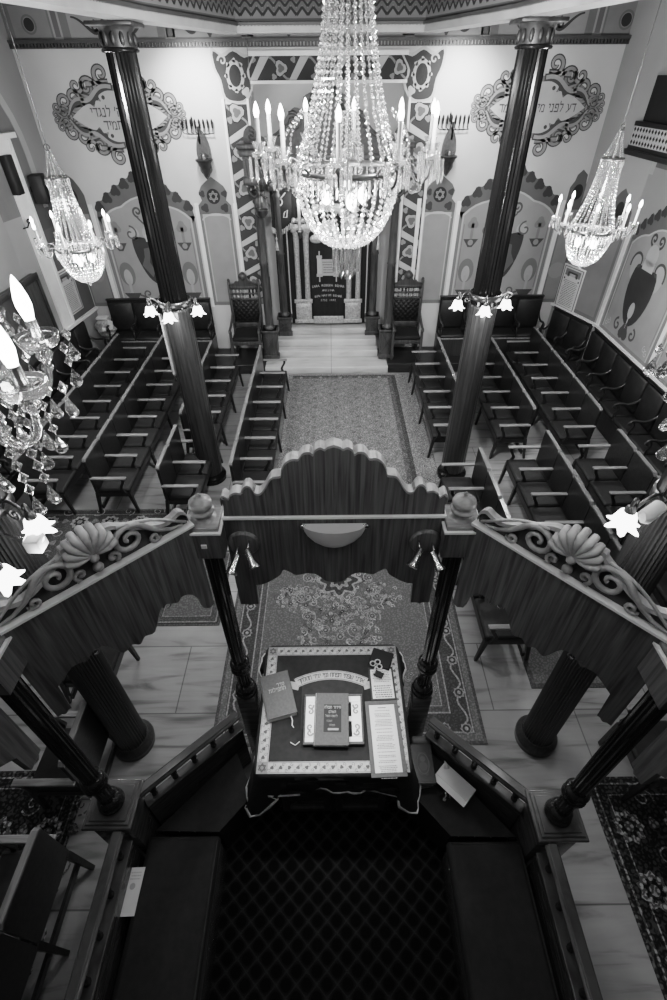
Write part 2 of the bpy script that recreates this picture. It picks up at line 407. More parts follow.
m.box(-NW - .1, NW + .1, ND, ND + .15, 0, NZ + .1).box(-NW - .12, -NW, YW + .2, ND, 0, NZ).box(NW, NW + .12, YW + .2, ND, 0, NZ).box(-NW, NW, YW + .2, ND, NZ, NZ + .1)
wall_back = struct('wall_back', m, 'plaster')
m = MB(); m.box(-5.3, 5.3, -2.5, -2.4, 0, 5.75); struct('wall_rear', m, 'frieze')
DRUM = [(-2.1, -2.0), (-2.1, 4.4), (-1.8, 5.95), (-1.2, 7.85), (1.26, 7.87), (1.86, 5.95), (2.1, 4.4), (2.1, -2.0)]
m = MB()
outer = [(-5.3, -2.5), (5.3, -2.5), (5.3, 10.5), (-5.3, 10.5)]
allp = outer + DRUM
tri = tessellate_polygon([[Vector((x, y, 0)) for x, y in outer], [Vector((x, y, 0)) for x, y in DRUM]])
m._add([(x, y, 5.75) for x, y in allp], [tuple(t) for t in tri])
m._add([(x, y, 6.3) for x, y in DRUM], [tuple(range(len(DRUM)))])
ceiling = struct('ceiling', m, 'ceiling')

def offset_line(P, d):
    out = []; n = len(P)
    for i in range(n):
        a, b, c = P[max(i - 1, 0)], P[i], P[min(i + 1, n - 1)]
        def nn(p, q):
            dx, dy = q[0] - p[0], q[1] - p[1]; l = math.hypot(dx, dy) or 1; return (-dy / l, dx / l)
        n1 = nn(a, b) if i > 0 else nn(b, c); n2 = nn(b, c) if i < n - 1 else n1
        mx, my = n1[0] + n2[0], n1[1] + n2[1]; l = mx * mx + my * my; k = 2 * d / l
        out.append((b[0] + mx * k, b[1] + my * k))
    return out
def band(mb, P, d0, d1, z0, z1):
    A, B = offset_line(P, d0), offset_line(P, d1)
    for i in range(len(P) - 1):
        vs = [(*A[i], z0), (*A[i + 1], z0), (*B[i + 1], z0), (*B[i], z0)]; vs += [(x, y, z1) for x, y, z in vs]
        mb._add(vs, [(0, 1, 5, 4), (1, 2, 6, 5), (2, 3, 7, 6), (3, 0, 4, 7), (3, 2, 1, 0), (4, 5, 6, 7)])
    return mb
beam = struct('ceiling_beam', band(MB(), DRUM, -.24, .0, 5.062, 5.125), 'beampaint')
struct('beam_body', band(MB(), DRUM, -.20, -.02, 5.125, 5.76), 'frieze', beam)
struct('drum_wall', band(MB(), DRUM, -.22, -.18, 5.15, 6.32), 'frieze', beam)
m = band(MB(), DRUM, -.265, -.2, 5.125, 5.15); DI = offset_line(DRUM, -.22)
for a, b in zip(DI[:-1], DI[1:]):                            # rope moulding
    L = math.dist(a, b); n = int(L / .04)
    for k in range(n):
        t = (k + .5) / n; x, y = a[0] + (b[0] - a[0]) * t, a[1] + (b[1] - a[1]) * t
        m.box(-.011, .011, -.02, .03, -.018, .018, 0, Matrix.Translation((x, y, 5.137)) @ Matrix.Rotation(math.atan2(b[1] - a[1], b[0] - a[0]), 4, 'Z'))
struct('rope_moulding', m, 'darkmould', beam)
m = None
for a, b in zip(DI[:-1], DI[1:]):                            # zigzag painted on the drum
    L = math.dist(a, b); ex = ((b[0] - a[0]) / L, (b[1] - a[1]) / L, 0)
    A = Art((a[0], a[1], 5.15), ex, (0, 0, 1))
    A.rect(0, L, .0, .03, .08, 0).rect(0, L, .03, .18, .17, 0).rect(0, L, .16, .46, .05, 0).rect(0, L, .46, .5, .2, 1).rect(0, L, .5, .9, .08, 0)
    n = max(2, round(L / .125)); w = L / n
    for r, s in enumerate((.035, .11, .035, .10, .035, .10)):
        zb = .055 + r * .034
        for k in range(n):
            x0, x1 = k * w, (k + 1) * w; A.line([(x0, zb + .065), (x0 + w / 2, zb)], .027, s, 1 + r % 2).line([(x0 + w / 2, zb), (x1, zb + .065)], .027, s, 1 + r % 2)
    if m is None: m = A
    else: m.M = Matrix.Identity(4); o = len(m.v); m.v += A.v; m.f += [[o + i for i in f] for f in A.f]; m.sh += A.sh; m.sm += A.sm
struct('painted_zigzag', m, 'paint', beam)

# cornice and frieze on the back and side walls
m = MB(); m.box(-4.95, 4.95, YW - .06, YW, 5.09, 5.13).box(-4.95, 4.95, YW - .05, YW, 5.03, 5.045)
for k in range(190): x = -4.9 + k * .0516; m.box(x, x + .03, YW - .05, YW, 5.045, 5.09)
trim1 = struct('trim_1', m, 'darkmould')
A = Art((0, YW, 0), (1, 0, 0), (0, 0, 1)); A.rect(-4.9, 4.9, 5.13, 5.74, .15, 0)
for s in (-1, 1):
    A.mx = s
    for x0 in (1.25, 2.4, 4.1):
        A.rect(x0 - .07, x0 + .07, 5.13, 5.74, .28, 1).rect(x0 - .04, x0 + .04, 5.16, 5.74, .12, 2)
    for cx in (3.25, 1.8, .6):
        A.rect(cx - .66, cx + .66, 5.15, 5.50, .25, 1); z = 5.29
        A.disc(cx, z, .075, .06, 2, .09).leaf(cx - .12, z, .07, 0, .06, 2).leaf(cx + .12, z, .07, PI, .06, 2).leaf(cx, z + .1, .045, PI / 2, .06, 2).leaf(cx, z - .1, .045, -PI / 2, .06, 2).disc(cx, z, .045, .15, 3)
        for q in (-1, 1):
            A.ribbon(bez((cx + q * .22, z - .06), (cx + q * .32, z - .16), (cx + q * .42, z + .08), (cx + q * .6, z + .09)), .06, .02, .05, 2)
            A.ribbon(spiral(cx + q * .28, z - .02, .065, PI / 2, q * 1.1), .04, .02, .05, 2)
    A.rect(4.2, 4.75, 5.15, 5.5, .2, 1).disc(4.5, 5.3, .075, .04, 2).ring(4.5, 5.3, .1, .025, .14, 2)
struct('painted_frieze', A, 'paint', wall_back)

# painted cartouches with their lettering
def cartouche(cx, cz, text_rows):
    A = Art((cx, YW, cz), (1, 0, 0), (0, 0, 1)); D, Mi, Lt = .07, .24, .33
    for sx in (-1, 1):
        for sy in (-1, 1):
            A.T = Matrix.Scale(sy, 4, (0, 1, 0)); A.mx = sx
            def fl(*a, **k):
                n = len(A.f); a[0](*a[1:], **k)
                if sy < 0:
                    for i in range(n, len(A.f)): A.f[i] = A.f[i][::-1]
            fl(A.fill, [(0, .40), (.2, .44), (.42, .40), (.62, .30), (.82, .20), (1.03, .05), (1.03, 0), (0, 0)], .17, 0)
            for x, y, r, a0, t, w, tail in ((.16, .54, .14, -2.3, 1.3, .065, (.44, .42)), (.43, .38, .18, -.6, -1.35, .07, (.28, .2)), (.60, .40, .11, 2.6, 1.15, .055, None), (.69, .25, .15, -.9, -1.25, .065, (.50, .18)),
                                          (.845, .20, .125, -2.2, 1.35, .055, (.66, .06)), (.90, .075, .08, 2.5, -1.2, .04, (.80, .0)), (1.0, .13, .06, -1.8, 1.2, .036, (.90, .05)), (1.05, .035, .045, 2.9, -1.2, .03, (.95, .0))):
                fl(A.scroll, x, y, r, a0, t, w, D, Mi, 1, tail)
            fl(A.ribbon, bez((.02, .36), (.35, .42), (.30, .12), (.56, .20)), .13, .10, D, 3); fl(A.ribbon, bez((.04, .38), (.36, .45), (.34, .16), (.58, .22)), .05, .06, .3, 4)
            fl(A.ribbon, bez((.52, .20), (.72, .24), (.74, .1), (.86, 0)), .11, .02, D, 3); fl(A.ribbon, bez((.52, .23), (.74, .27), (.78, .1), (.84, .03)), .05, .02, .28, 4)
            fl(A.fill, smooth_pts([(0, .33), (.14, .33), (.27, .27), (.25, .20), (.33, .21), (.38, .13), (.45, .17), (.60, .12), (.78, 0)], 4) + [(0, 0)], .44, 5)
            fl(A.disc, .20, .25, .028, D, 6)
    A.T = Matrix.Identity(4); A.mx = 1
    for t, x, y, sz in text_rows: A.htext(t, x, y, sz, .09, 7)
    return A
A = cartouche(-3.45, 4.2, [('שויתי ה׳ לנגדי', -.02, .06, .10), ('תמיד', -.14, -.11, .10)]); struct('painted_cartouche', A, 'paint', wall_back)
A = cartouche(3.43, 4.27, [('דע לפני מי אתה עומד', .0, .0, .092)]); struct('painted_cartouche', A, 'paint', wall_back)

# painted wall panels
def panel(A, x0, x1, z0, zs, za, coat=True, scal=5, name=''):
    """x0..x1 field, z0 foot, zs shoulder, za apex of the scalloped crown"""
    w = (x1 - x0) / 2; cx = (x0 + x1) / 2; Gd, F = .115, .27
    n = scal; crown = [(cx - w, zs - .12)]
    for k in range(2 * n):                                        # scalloped outline
        t0, t1 = k / (2 * n), (k + 1) / (2 * n)
        for t in (t0 + (t1 - t0) * .15, (t0 + t1) / 2, t1 - (t1 - t0) * .15):
            u = abs(2 * t - 1); z = zs + (za - zs) * (1 - u) ** .75 + (.05 if abs(t - (t0 + t1) / 2) < 1e-6 else 0.0)
            crown.append((cx - w + 2 * w * t, z))
    crown.append((cx + w, zs - .12))
    A.fill(crown + [(cx + w * .92, zs - .25), (cx - w * .92, zs - .25)], Gd, 0)
    for k in range(2 * n):
        t = (k + .5) / (2 * n); u = abs(2 * t - 1); z = zs + (za - zs) * (1 - u) ** .75 - .05
        A.leaf(cx - w + 2 * w * t, z, min(.1, w / n * .62), PI / 2, .05, 1)
    A.rect(x0, x1, z0, zs - .1, Gd * 1.6, 0)
    dz = (za - zs) * .62
    inner = [(cx - w * .93, z0 + .06)] + [(cx - w * .93 + 2 * w * .93 * i / 16, zs - .14 + dz * max(0, 1 - abs(i / 8 - 1)) ** .8 + .03 * abs(math.sin(i * PI / 4))) for i in range(17)] + [(cx + w * .93, z0 + .06)]
    A.fill(inner, .42, 1)
    s = .965; inner2 = [(cx + (x - cx) * s, z0 + .08 + (z - z0 - .08) * .985) for x, z in inner]; A.fill(inner2, F, 2)
    for q in (-1, 1):
        for c in (.0, .12): A.line(spiral(cx + q * (w * .82 - c * .6), z0 + .16 + c * .4, .055, PI / 2, q * 1.2), .014, .42, 3)
        A.line([(cx + q * w * .87, z0 + .3), (cx + q * w * .87, zs - .3)], .014, .16, 3)
    if not coat: return
    k = w / .9; zc = (z0 + zs) / 2 + .12
    def P(x, z): return (cx + x * k, zc + z * k)
    A.fill([P(*p) for p in smooth_pts([(-.36, .28), (-.2, .3), (0, .26), (.2, .3), (.36, .28), (.34, -.05), (.2, -.42), (0, -.56), (-.2, -.42), (-.34, -.05)], 4, True)], .045, 4)
    for q in (-1, 1):
        A.fill([P(q * x, z) for x, z in ((.06, .12), (.18, .1), (.2, -.05), (.28, -.2), (.12, -.42), (.05, -.3), (.12, -.15))], .10, 5)
        A.line([P(*p) for p in spiral(q * .36, .36, .13, PI * (.5), q * 1.1)], .03, .10, 5); A.disc(*P(q * .3, .36), .10 * k, .36, 4)
        A.line([P(*p) for p in spiral(q * .14, .72, .09, -PI / 2, q * 1.3)], .035, .08, 5); A.line([P(q * .05, .5), P(q * .16, .62)], .03, .08, 5)
        # candle cups above, plume cups below
        A.fill([P(q * x, z) for x, z in ((.48, .2), (.76, .2), (.66, .06), (.58, .06))], .07, 5); A.disc(*P(q * .62, .14), .05 * k, .25, 6); A.line([P(q * .62, .2), P(q * .62, .46)], .05, .2, 5); A.leaf(*P(q * .62, .46), .11 * k, PI / 2, .2, 5)
        A.fill([P(q * x, z) for x, z in ((.44, -.72), (.78, -.72), (.66, -.88), (.56, -.88))], .07, 5)
        A.disc(*P(q * .62, -.36), .15 * k, .16, 4, .22 * k); A.disc(*P(q * .62, -.42), .08 * k, .36, 5, .15 * k); A.line([P(q * .62, -.72), P(q * .62, -.45)], .05, .34, 6)
        A.line([P(*p) for p in bez((0, -.86), (q * .2, -1.0), (q * .3, -.8), (q * .47, -.76))], .04, .1, 5); A.line([P(*p) for p in spiral(q * .3, -.74, .09, -PI / 2, q * 1.1)], .03, .1, 5)
    A.disc(*P(0, .36), .14 * k, .34, 5); A.rect(*[v for v in (cx - .1 * k, cx + .1 * k)], zc + .22 * k, zc + .34 * k, .45, 6); A.disc(*P(0, -.84), .12 * k, .1, 5)
A = Art((0, YW, 0), (1, 0, 0), (0, 0, 1))
panel(A, -4.30, -2.50, 1.13, 2.85, 3.45); panel(A, 2.40, 4.22, 1.13, 2.88, 3.50)
for x0, x1 in ((-2.40, -1.80), (1.69, 2.30)):                      # narrow panels with a star rosette
    cx = (x0 + x1) / 2; zt = 2.78
    A.rect(x0, x1, 1.13, zt + .1, .17, 0).rect(x0 + .05, x1 - .05, 1.2, zt, .42, 1).rect(x0 + .075, x1 - .075, 1.2, zt - .03, .27, 2)
    A.fill([(x0 - .0, zt), (x0 + .0, zt + .14), (x0 + .08, zt + .22), (x0 + .04, zt + .34), (x0 + .1, zt + .44), (cx - .12, zt + .50), (cx, zt + .58), (cx + .12, zt + .50), (x1 - .1, zt + .44), (x1 - .04, zt + .34), (x1 - .08, zt + .22), (x1, zt + .14), (x1, zt)], .13, 3)
    A.disc(cx, zt + .28, .12, .03, 4).star(cx, zt + .28, .085, .25, 5); 
    for q in (-1, 1): A.leaf(cx + q * .18, zt + .1, .08, q, .05, 4).leaf(cx + q * .2, zt + .32, .06, q, .05, 4)
    A.line([(cx + .3 * math.cos(t * PI / 10) * .85, zt - .1 + .1 * math.sin(t * PI / 10)) for t in range(11)], .03, .45, 4)
for s, xa in ((-1, -4.86), (1, 4.64)):                             # half panels running into the corners
    x0, x1 = (xa, -4.42) if s < 0 else (4.32, xa)
    A.rect(x0, x1, 1.13, 2.9, .17, 0).rect(x0 + .03, x1 - .03, 1.2, 2.8, .24, 1); cx = (x0 + x1) / 2
    A.fill([(x0, 2.8), (x0, 3.15), (x0 + .06, 3.25), (cx - .08, 3.34), (cx, 3.42), (cx + .1, 3.34), (x1 - .05, 3.22), (x1, 3.1), (x1, 2.8)], .12, 2).disc(cx, 3.08, .09, .035, 3, .12).leaf(cx - .1, 2.88, .07, 1, .06, 3)
    A.disc(cx, 1.75, .15, .28, 3)
struct('painted_panels', A, 'paint', wall_back)
# side-wall panels
A = Art((RW[0][0], RW[0][1], 0), Vector((RW[1][0] - RW[0][0], RW[1][1] - RW[0][1], 0)), (0, 0, 1))
A.rect(.02, 1.18, 1.13, 2.7, .14, 0).rect(.08, 1.12, 1.2, 2.66, .19, 1)
for a0 in (.0, .62):
    A.fill([(a0 + x, z) for x, z in ((.02, 2.62), (.0, 2.85), (.05, 3.0), (.12, 3.08), (.2, 3.2), (.28, 3.26), (.36, 3.18), (.46, 3.08), (.55, 2.95), (.58, 2.62))], .10, 2).disc(a0 + .29, 2.95, .085, .03, 3, .12)
    for q in (-1, 1): A.leaf(a0 + .29 + q * .18, 2.74, .07, q, .05, 3).leaf(a0 + .29 + q * .16, 3.02, .05, q, .05, 3)
struct('painted_panels', A, 'paint', wall_right)
ex = Vector((RS[1][0] - RS[0][0], RS[1][1] - RS[0][1], 0)).normalized()
A = Art((RS[0][0], RS[0][1], 0), ex, (0, 0, 1))
panel(A, .16, 1.88, 1.13, 2.72, 3.28, False, 6)
cx, zc = .93, 2.0                                                 # oval coat with crown
A.fill([(cx + .37 * math.sin(t) * (1 - .12 * math.cos(t)), zc - .55 * math.cos(t) if math.cos(t) > -.6 else zc + .36) for t in [i * PI / 12 for i in range(24)]], .045, 4)
for q in (-1, 1): A.disc(cx + q * .33, zc + .30, .16, .34, 3, .21).line(spiral(cx + q * .31, zc + .36, .21, -.4 if q > 0 else PI + .4, q * .8), .04, .07, 5).line(spiral(cx + q * .1, zc + .76, .09, -PI / 2, q * 1.2), .04, .06, 5).line(spiral(cx + q * .26, zc - .62, .11, PI / 2, -q * 1.1), .04, .08, 5)
A.rect(cx - .16, cx + .16, zc + .32, zc + .46, .42, 5).disc(cx, zc + .54, .16, .36, 5).line([(cx, zc - .6), (cx, zc - .3)], .03, .42, 5).disc(cx, zc - .3, .08, .40, 6, .13).leaf(cx, zc - .66, .16, PI / 2, .07, 5)
panel(A, 2.0, 3.72, 1.13, 2.72, 3.28, False, 6)
struct('painted_panels', A, 'paint', wall_right)
def wall_strip(P, a, b, z0, z1, t, mb):
    """raised strip on a side wall between plan distances a and b"""
    p = Vector((P[0][0], P[0][1], 0)); d = Vector((P[1][0] - P[0][0], P[1][1] - P[0][1], 0)).normalized(); n = Vector((d.y, -d.x, 0))
    if n.x * p.x > 0: n = -n
    A_ = [p + d * a, p + d * b, p + d * b + n * t, p + d * a + n * t]
    vs = [(q.x, q.y, z) for z in (z0, z1) for q in A_]
    mb._add(vs, [(0, 1, 2, 3), (7, 6, 5, 4), (0, 4, 5, 1), (1, 5, 6, 2), (2, 6, 7, 3), (3, 7, 4, 0)]); return mb
m = MB()
for a in (.02, 1.92): wall_strip(RS, a, a + .09, 1.1, 2.75, .025, m)
wall_strip(RW, .0, 1.22, 1.08, 1.13, .05, m); wall_strip(RS, .0, 5., 1.08, 1.13, .05, m)
struct('trim_2', m, 'white')
m = MB()
for x in (-4.41, -2.47, -1.765, 1.60, 2.33, 4.24): m.box(x, x + .07, YW - .02, YW, 1.1, 2.95 if abs(x) > 1.7 else 3.0)
struct('trim_3', m, 'white')
# left wall: pilaster strips, arched recess
LL = [(-4.87, YW), (-5.08, 8.6)]
m = MB(); wall_strip(LL, .86, .92, 1.1, 4.0, .04, m); wall_strip(LL, .92, 1.16, 1.1, 4.0, .025, m); wall_strip(LL, 1.16, 1.22, 1.1, 4.0, .04, m); wall_strip(LL, .0, 1.3, 1.08, 1.13, .06, m); wall_strip(LL, .80, 1.34, 4.0, 4.07, .12, m)
struct('trim_4', m, 'white')
A = Art((LL[0][0], LL[0][1], 0), (LL[1][0] - LL[0][0], LL[1][1] - LL[0][1], 0), (0, 0, 1)); A.mx = 1
A = Art((-5.08, 8.6, 0), (LL[0][0] + 5.08, YW - 8.6, 0), (0, 0, 1))
A.rect(.50, 1.66, 1.13, 2.7, .11, 0)
A.fill([(.55, 2.7), (.55, 3.0), (.7, 3.2), (.95, 3.36), (1.1, 3.46), (1.3, 3.3), (1.55, 3.15), (1.6, 2.7)], .09, 1)
def arch(A, c, r, zs, w, sh, lay):
    A.line([(c + r, 3.0)] + [(c + r * math.cos(t * PI / 20), zs + r * math.sin(t * PI / 20)) for t in range(21)] + [(c - r, 3.0)], w, sh, lay)
A.fill([(-2.6, 3.0), (-2.6, 3.75)] + [(-.75 + 1.85 * math.cos(PI - t * PI / 20), 3.75 + 1.5 * math.sin(t * PI / 20)) for t in range(21)] + [(1.1, 3.0)], .17, 0)
A.line([(1.18, 3.0), (1.18, 3.75)] + [(-.75 + 1.93 * math.cos(t * PI / 20), 3.75 + 1.58 * math.sin(t * PI / 20)) for t in range(1, 20)] + [(-2.68, 3.75), (-2.68, 3.0)], .13, .42, 1)
struct('painted_panels', A, 'paint', wall_left)
A = Art((RS[0][0], RS[0][1], 0), ex, (0, 0, 1))
A.fill([(.12, 3.6), (.12, 3.95)] + [(1.9 - 1.78 * math.cos(t * PI / 20), 3.95 + 1.4 * math.sin(t * PI / 20)) for t in range(21)] + [(3.68, 3.6)], .12, 0)
A.line([(.06, 3.5), (.06, 3.95)] + [(1.9 - 1.84 * math.cos(t * PI / 20), 3.95 + 1.5 * math.sin(t * PI / 20)) for t in range(1, 20)] + [(3.75, 3.95)], .12, .36, 1)
struct('painted_arch', A, 'paint', wall_right)

# lattice box of the women's gallery in the right arch
t = thing('lattice_balcony', 'grey lattice balcony box high on the right wall', 'balcony', (4.80, 8.93, 3.72))
m = MB(); m.box(-.08, .05, -1.6, .62, 0, .07).box(-.05, .05, -1.6, .58, .07, .12).box(-.05, .05, -1.6, .58, .36, .42); m.build('ledge', 'iron', t)
A = Art((-.04, .58, .12), (0, -1, 0), (0, 0, 1)); A.rect(0, 2.1, 0, .24, .40, 0)
for i in range(23):
    for j in range(3): A.fill([(.02 + i * .09, .04 + j * .08), (.055 + i * .09, .006 + j * .08), (.09 + i * .09, .04 + j * .08), (.055 + i * .09, .074 + j * .08)], .02, 1)
A.build('lattice_panel', 'paint', t)
m = MB(); m.box(.02, .05, -1.6, .5, .42, .95); m.build('screen', 'black', t)

# frame painted round the recess (corner blocks, ribbon strips) and its mouldings
m = MB()
for s in (-1, 1):
    m.box(s * 1.70, s * 1.745, YW - .03, YW, 1.1, 4.42).box(s * 1.30, s * 1.335, YW - .04, YW, 1.1, 4.42)
m.box(-1.25, 1.25, YW - .05, YW, 4.60, 4.64).box(-1.25, 1.25, YW - .04, YW, 4.93, 4.99)
trim5 = struct('trim_5', m, 'white')
A = Art((0, YW, 0), (1, 0, 0), (0, 0, 1))
def ribbon_strip(A, L, put, w):
    """dark band with a twisting pale ribbon and vine leaves, along local u 0..L"""
    n = round(L / .56); p = L / n
    A.fill([put(0, 0), put(L, 0), put(L, w), put(0, w)] if put(0, 0)[0] != put(0, w)[0] else [put(0, 0), put(L, 0), put(L, w), put(0, w)], .05, 0)
    for k in range(n):
        u = k * p
        A.fill([put(u, w * .02), put(u + p * .18, w * .02), put(u + p * .52, w * .98), put(u + p * .30, w * .98)], .45, 2)
        A.ribbon([put(u + p * (.5 + .5 * t / 8), w * (.5 + .46 * math.cos(t * PI / 8))) for t in range(9)], .03, .03, .22, 1)
        A.ribbon([put(u + p * t / 8 * .5, w * (.5 - .46 * math.cos(t * PI / 8))) for t in range(9)], .03, .03, .22, 1)
        c = put(u + p * .80, w * .5)
        for q, (r_, sh_) in enumerate(((.40, .02), (.36, .34), (.2, .13))): A.leaf(c[0], c[1], w * r_, k * 1.3, sh_, 2 + q)
        for q in (.15, .85): c = put(u + p * (.12 if q > .5 else .62), w * q); A.leaf(c[0], c[1], w * .15, k, .24, 2)
def fixwind(A, n0):
    for i in range(n0, len(A.f)):
        a, b, c = (A.v[j] for j in A.f[i][:3]); nn = (b - a).cross(c - a)
        if nn.y > 0: A.f[i] = A.f[i][::-1]
ribbon_strip(A, 3.2, lambda u, v: (-1.70 + v, 1.15 + u), .36); ribbon_strip(A, 3.2, lambda u, v: (1.70 - v, 1.15 + u), .36)
ribbon_strip(A, 2.5, lambda u, v: (-1.25 + u, 4.64 + v), .29)
for s in (-1, 1):
    A.mx = s
    A.fill(smooth_pts([(1.12, 4.98), (1.3, 4.95), (1.48, 5.03), (1.66, 4.96), (1.82, 5.03), (1.82, 4.8), (1.74, 4.65), (1.70, 4.42), (1.5, 4.36), (1.32, 4.40), (1.2, 4.58), (1.26, 4.75)], 3, True), .42, 3)
    A.fill(smooth_pts([(1.17, 4.95), (1.31, 4.91), (1.48, 4.99), (1.64, 4.92), (1.79, 4.99), (1.78, 4.8), (1.71, 4.65), (1.665, 4.44), (1.5, 4.39), (1.35, 4.42), (1.24, 4.58), (1.29, 4.75)], 3, True), .05, 4)
    A.disc(1.48, 4.70, .145, .36, 5, .19).disc(1.48, 4.70, .095, .035, 6, .135)
    for q in range(8): A.leaf(1.48 + .14 * math.cos(q * PI / 4), 4.70 + .185 * math.sin(q * PI / 4), .032, q, .38, 5)
    A.leaf(1.33, 4.50, .07, 0, .4, 5).ribbon(spiral(1.66, 4.88, .07, 0, 1.1), .03, .02, .38, 5)
    A.mx = 1
fixwind(A, 0)
struct('painted_surround', A, 'paint', wall_back)

# ------------------------------------------------------------------ dais, steps, bima platform
m = MB(); m.box(-4.9, -1.38, 9.42, YW, 0, .2, .01).box(1.18, 4.7, 9.42, YW, 0, .2, .01); struct('dais', m, 'pew')
m = MB(); m.box(-1.37, 1.17, 9.40, ND - .02, 0, .15, .012).box(-1.22, .98, 9.86, ND - .02, .15, .30, .012).box(-1.20, .96, 10.08, ND - .02, .30, .45, .012).box(-1.15, .94, 10.36, ND - .02, .45, .58, .01)
struct('steps', m, 'step')
BF = .30
m = MB(); P = [(-1.36, -2.3), (1.36, -2.3), (1.36, 1.05), (.70, 1.72), (-.70, 1.76), (-1.36, 1.1)]
m._add([(x, y, 0) for x, y in P] + [(x, y, BF - .012) for x, y in P], [tuple(range(6))[::-1], tuple(range(6, 12))] + [(i, (i + 1) % 6, 6 + (i + 1) % 6, 6 + i) for i in range(6)])
struct('bima_platform', m, 'rail')

# ------------------------------------------------------------------ columns
def column(x, y, r, ztop, clad_z):
    m = MB(); prof = [(r, .1), (r * .99, 1.5), (r * .94, 3.2), (r * .84, ztop - .2)]
    m.lathe(prof, 48 if clad_z else 72, None, False, True, .10 if clad_z else .07)
    c = m.build('column', 'column' if clad_z else 'clad', None, (x, y, 0)); c['kind'] = 'structure'
    b = MB(); b.lathe([(r * 1.32, 0), (r * 1.32, .05), (r * 1.38, .075), (r * 1.30, .10), (r * 1.08, .115), (r * 1.05, .14)], 32); b.build('base', 'column' if clad_z else 'clad', c)
    k = MB(); rt = r * .86
    k.lathe([(rt * 1.02, ztop - .2), (rt * 1.18, ztop - .195), (rt * 1.22, ztop - .18), (rt * 1.05, ztop - .165)], 28); k.build('collar', 'column', c)
    k = MB(); k.lathe([(rt, ztop - .17), (rt * 1.02, ztop - .06), (rt * 1.25, ztop - .02)], 24); k.box(-rt * 1.45, rt * 1.45, -rt * 1.45, rt * 1.45, ztop - .03, ztop, .006)
    for i in range(12):
        a = i * PI / 6; k.sphere((rt * 1.05 * math.cos(a), rt * 1.05 * math.sin(a), ztop - .11), .022, 6, 5, None, (1, 1, 2.2))
    k.build('capital', 'carve', c)
    if clad_z:
        d = MB(); d.lathe([(r * 1.04, .11), (r * 1.08, .2), (r * 1.04, clad_z - .02), (r * .98, clad_z)], 40, None, False, True, .025); d.build('cladding', 'clad', c)
    return c
for s in (-1, 1):
    column(s * 1.84 + (0.0 if s > 0 else -.02), 5.95, .16, 5.06, 2.62)
    column(s * 1.87, 1.965, .136, 5.06, 0)
# ------------------------------------------------------------------ bima (reading platform)
def post(name, x, y, base_z, label, side, near):
    t = thing(name, label, 'post', (x, y, 0), 0, 'fluted posts round the reading platform')
    a = math.atan2(y - .6, x) if near else (PI / 2)
    if near:
        m = MB(); m.box(-.12, .12, -.12, .12, 0, base_z - .05, .006); m.build('plinth', 'rail', t)
        m = MB(); m.box(-.155, .155, -.145, .145, base_z - .05, base_z - .02, .008).box(-.135, .135, -.125, .125, base_z - .02, base_z - .008, .006).box(-.115, .115, -.105, .105, base_z - .008, base_z, .004); m.build('plinth_cap', 'rail', t)
    else:
        m = MB(); m.box(-.066, .066, -.066, .066, 0, base_z, .006); m.build('plinth', 'rail', t)
    z = base_z
    m = MB(); m.lathe([(.075, z), (.082, z + .015), (.075, z + .03), (.060, z + .045), (.066, z + .06), (.072, z + .075), (.066, z + .09), (.05, z + .10)], 24); m.build('base_ring', 'post', t)
    m = MB(); m.lathe([(.047, z + .10), (.05, z + .30)], 32, None, False, True, .10); m.build('lower_shaft', 'post', t)
    m = MB(); m.lathe([(.05, z + .30), (.066, z + .31), (.072, z + .33), (.066, z + .35), (.056, z + .365), (.066, z + .38), (.07, z + .395), (.064, z + .41), (.05, z + .42)], 24); m.build('turned_collar', 'post', t)
    m = MB(); m.lathe([(.047, z + .42), (.0505, z + .8), (.0515, 2.76)], 32, None, False, True, .10); m.build('shaft', 'post', t)
    m = MB(); m.lathe([(.052, 2.74), (.085, 2.765), (.088, 2.78)], 24); m.build('neck_ring', 'post', t)
    m = MB(); w = .094
    m._add([(math.cos(PI / 4 + i * PI / 2) * w * 1.414 * k, math.sin(PI / 4 + i * PI / 2) * w * 1.414 * k, zz) for zz, k in ((2.78, 1), (2.955, 1)) for i in range(4)], [(3, 2, 1, 0), (4, 5, 6, 7), (0, 1, 5, 4), (1, 2, 6, 5), (2, 3, 7, 6), (3, 0, 4, 7)])
    m.build('head_block', 'valance', t)
    m = MB(); m.box(-.10, .10, -.10, .10, 2.955, 2.968); m.build('head_trim', 'white', t)
    m = MB(); m.box(-.088, .088, -.088, .088, 2.968, 2.995, .006); m.lathe([(.066, 2.995), (.05, 3.01), (.046, 3.025), (.062, 3.035), (.066, 3.045), (.060, 3.055), (.050, 3.062), (.058, 3.07), (.062, 3.085), (.055, 3.105), (.032, 3.122), (.012, 3.13), (.014, 3.138), (.004, 3.152)], 24); m.build('finial', 'arm', t)
    return t
p1 = post('canopy_post', -.665, 1.835, 1.2, 'dark turned post left of the cloth covered table with white tag on its head', -1, False)
p2 = post('canopy_post', .66, 1.825, 1.2, 'dark turned post right of the cloth covered table behind the framed cards', 1, False)
p3 = post('canopy_post', -1.43, 1.09, 1.2, 'dark turned post on a square pedestal cap beside the left velvet bench', -1, True)
p4 = post('canopy_post', 1.39, 1.0, 1.2, 'dark turned post on a square pedestal cap beside the right velvet bench', 1, True)
m = MB(); m.box(-.014, .014, -.1, -.094, 2.86, 2.885); m.build('paper_tag', 'white', p1)

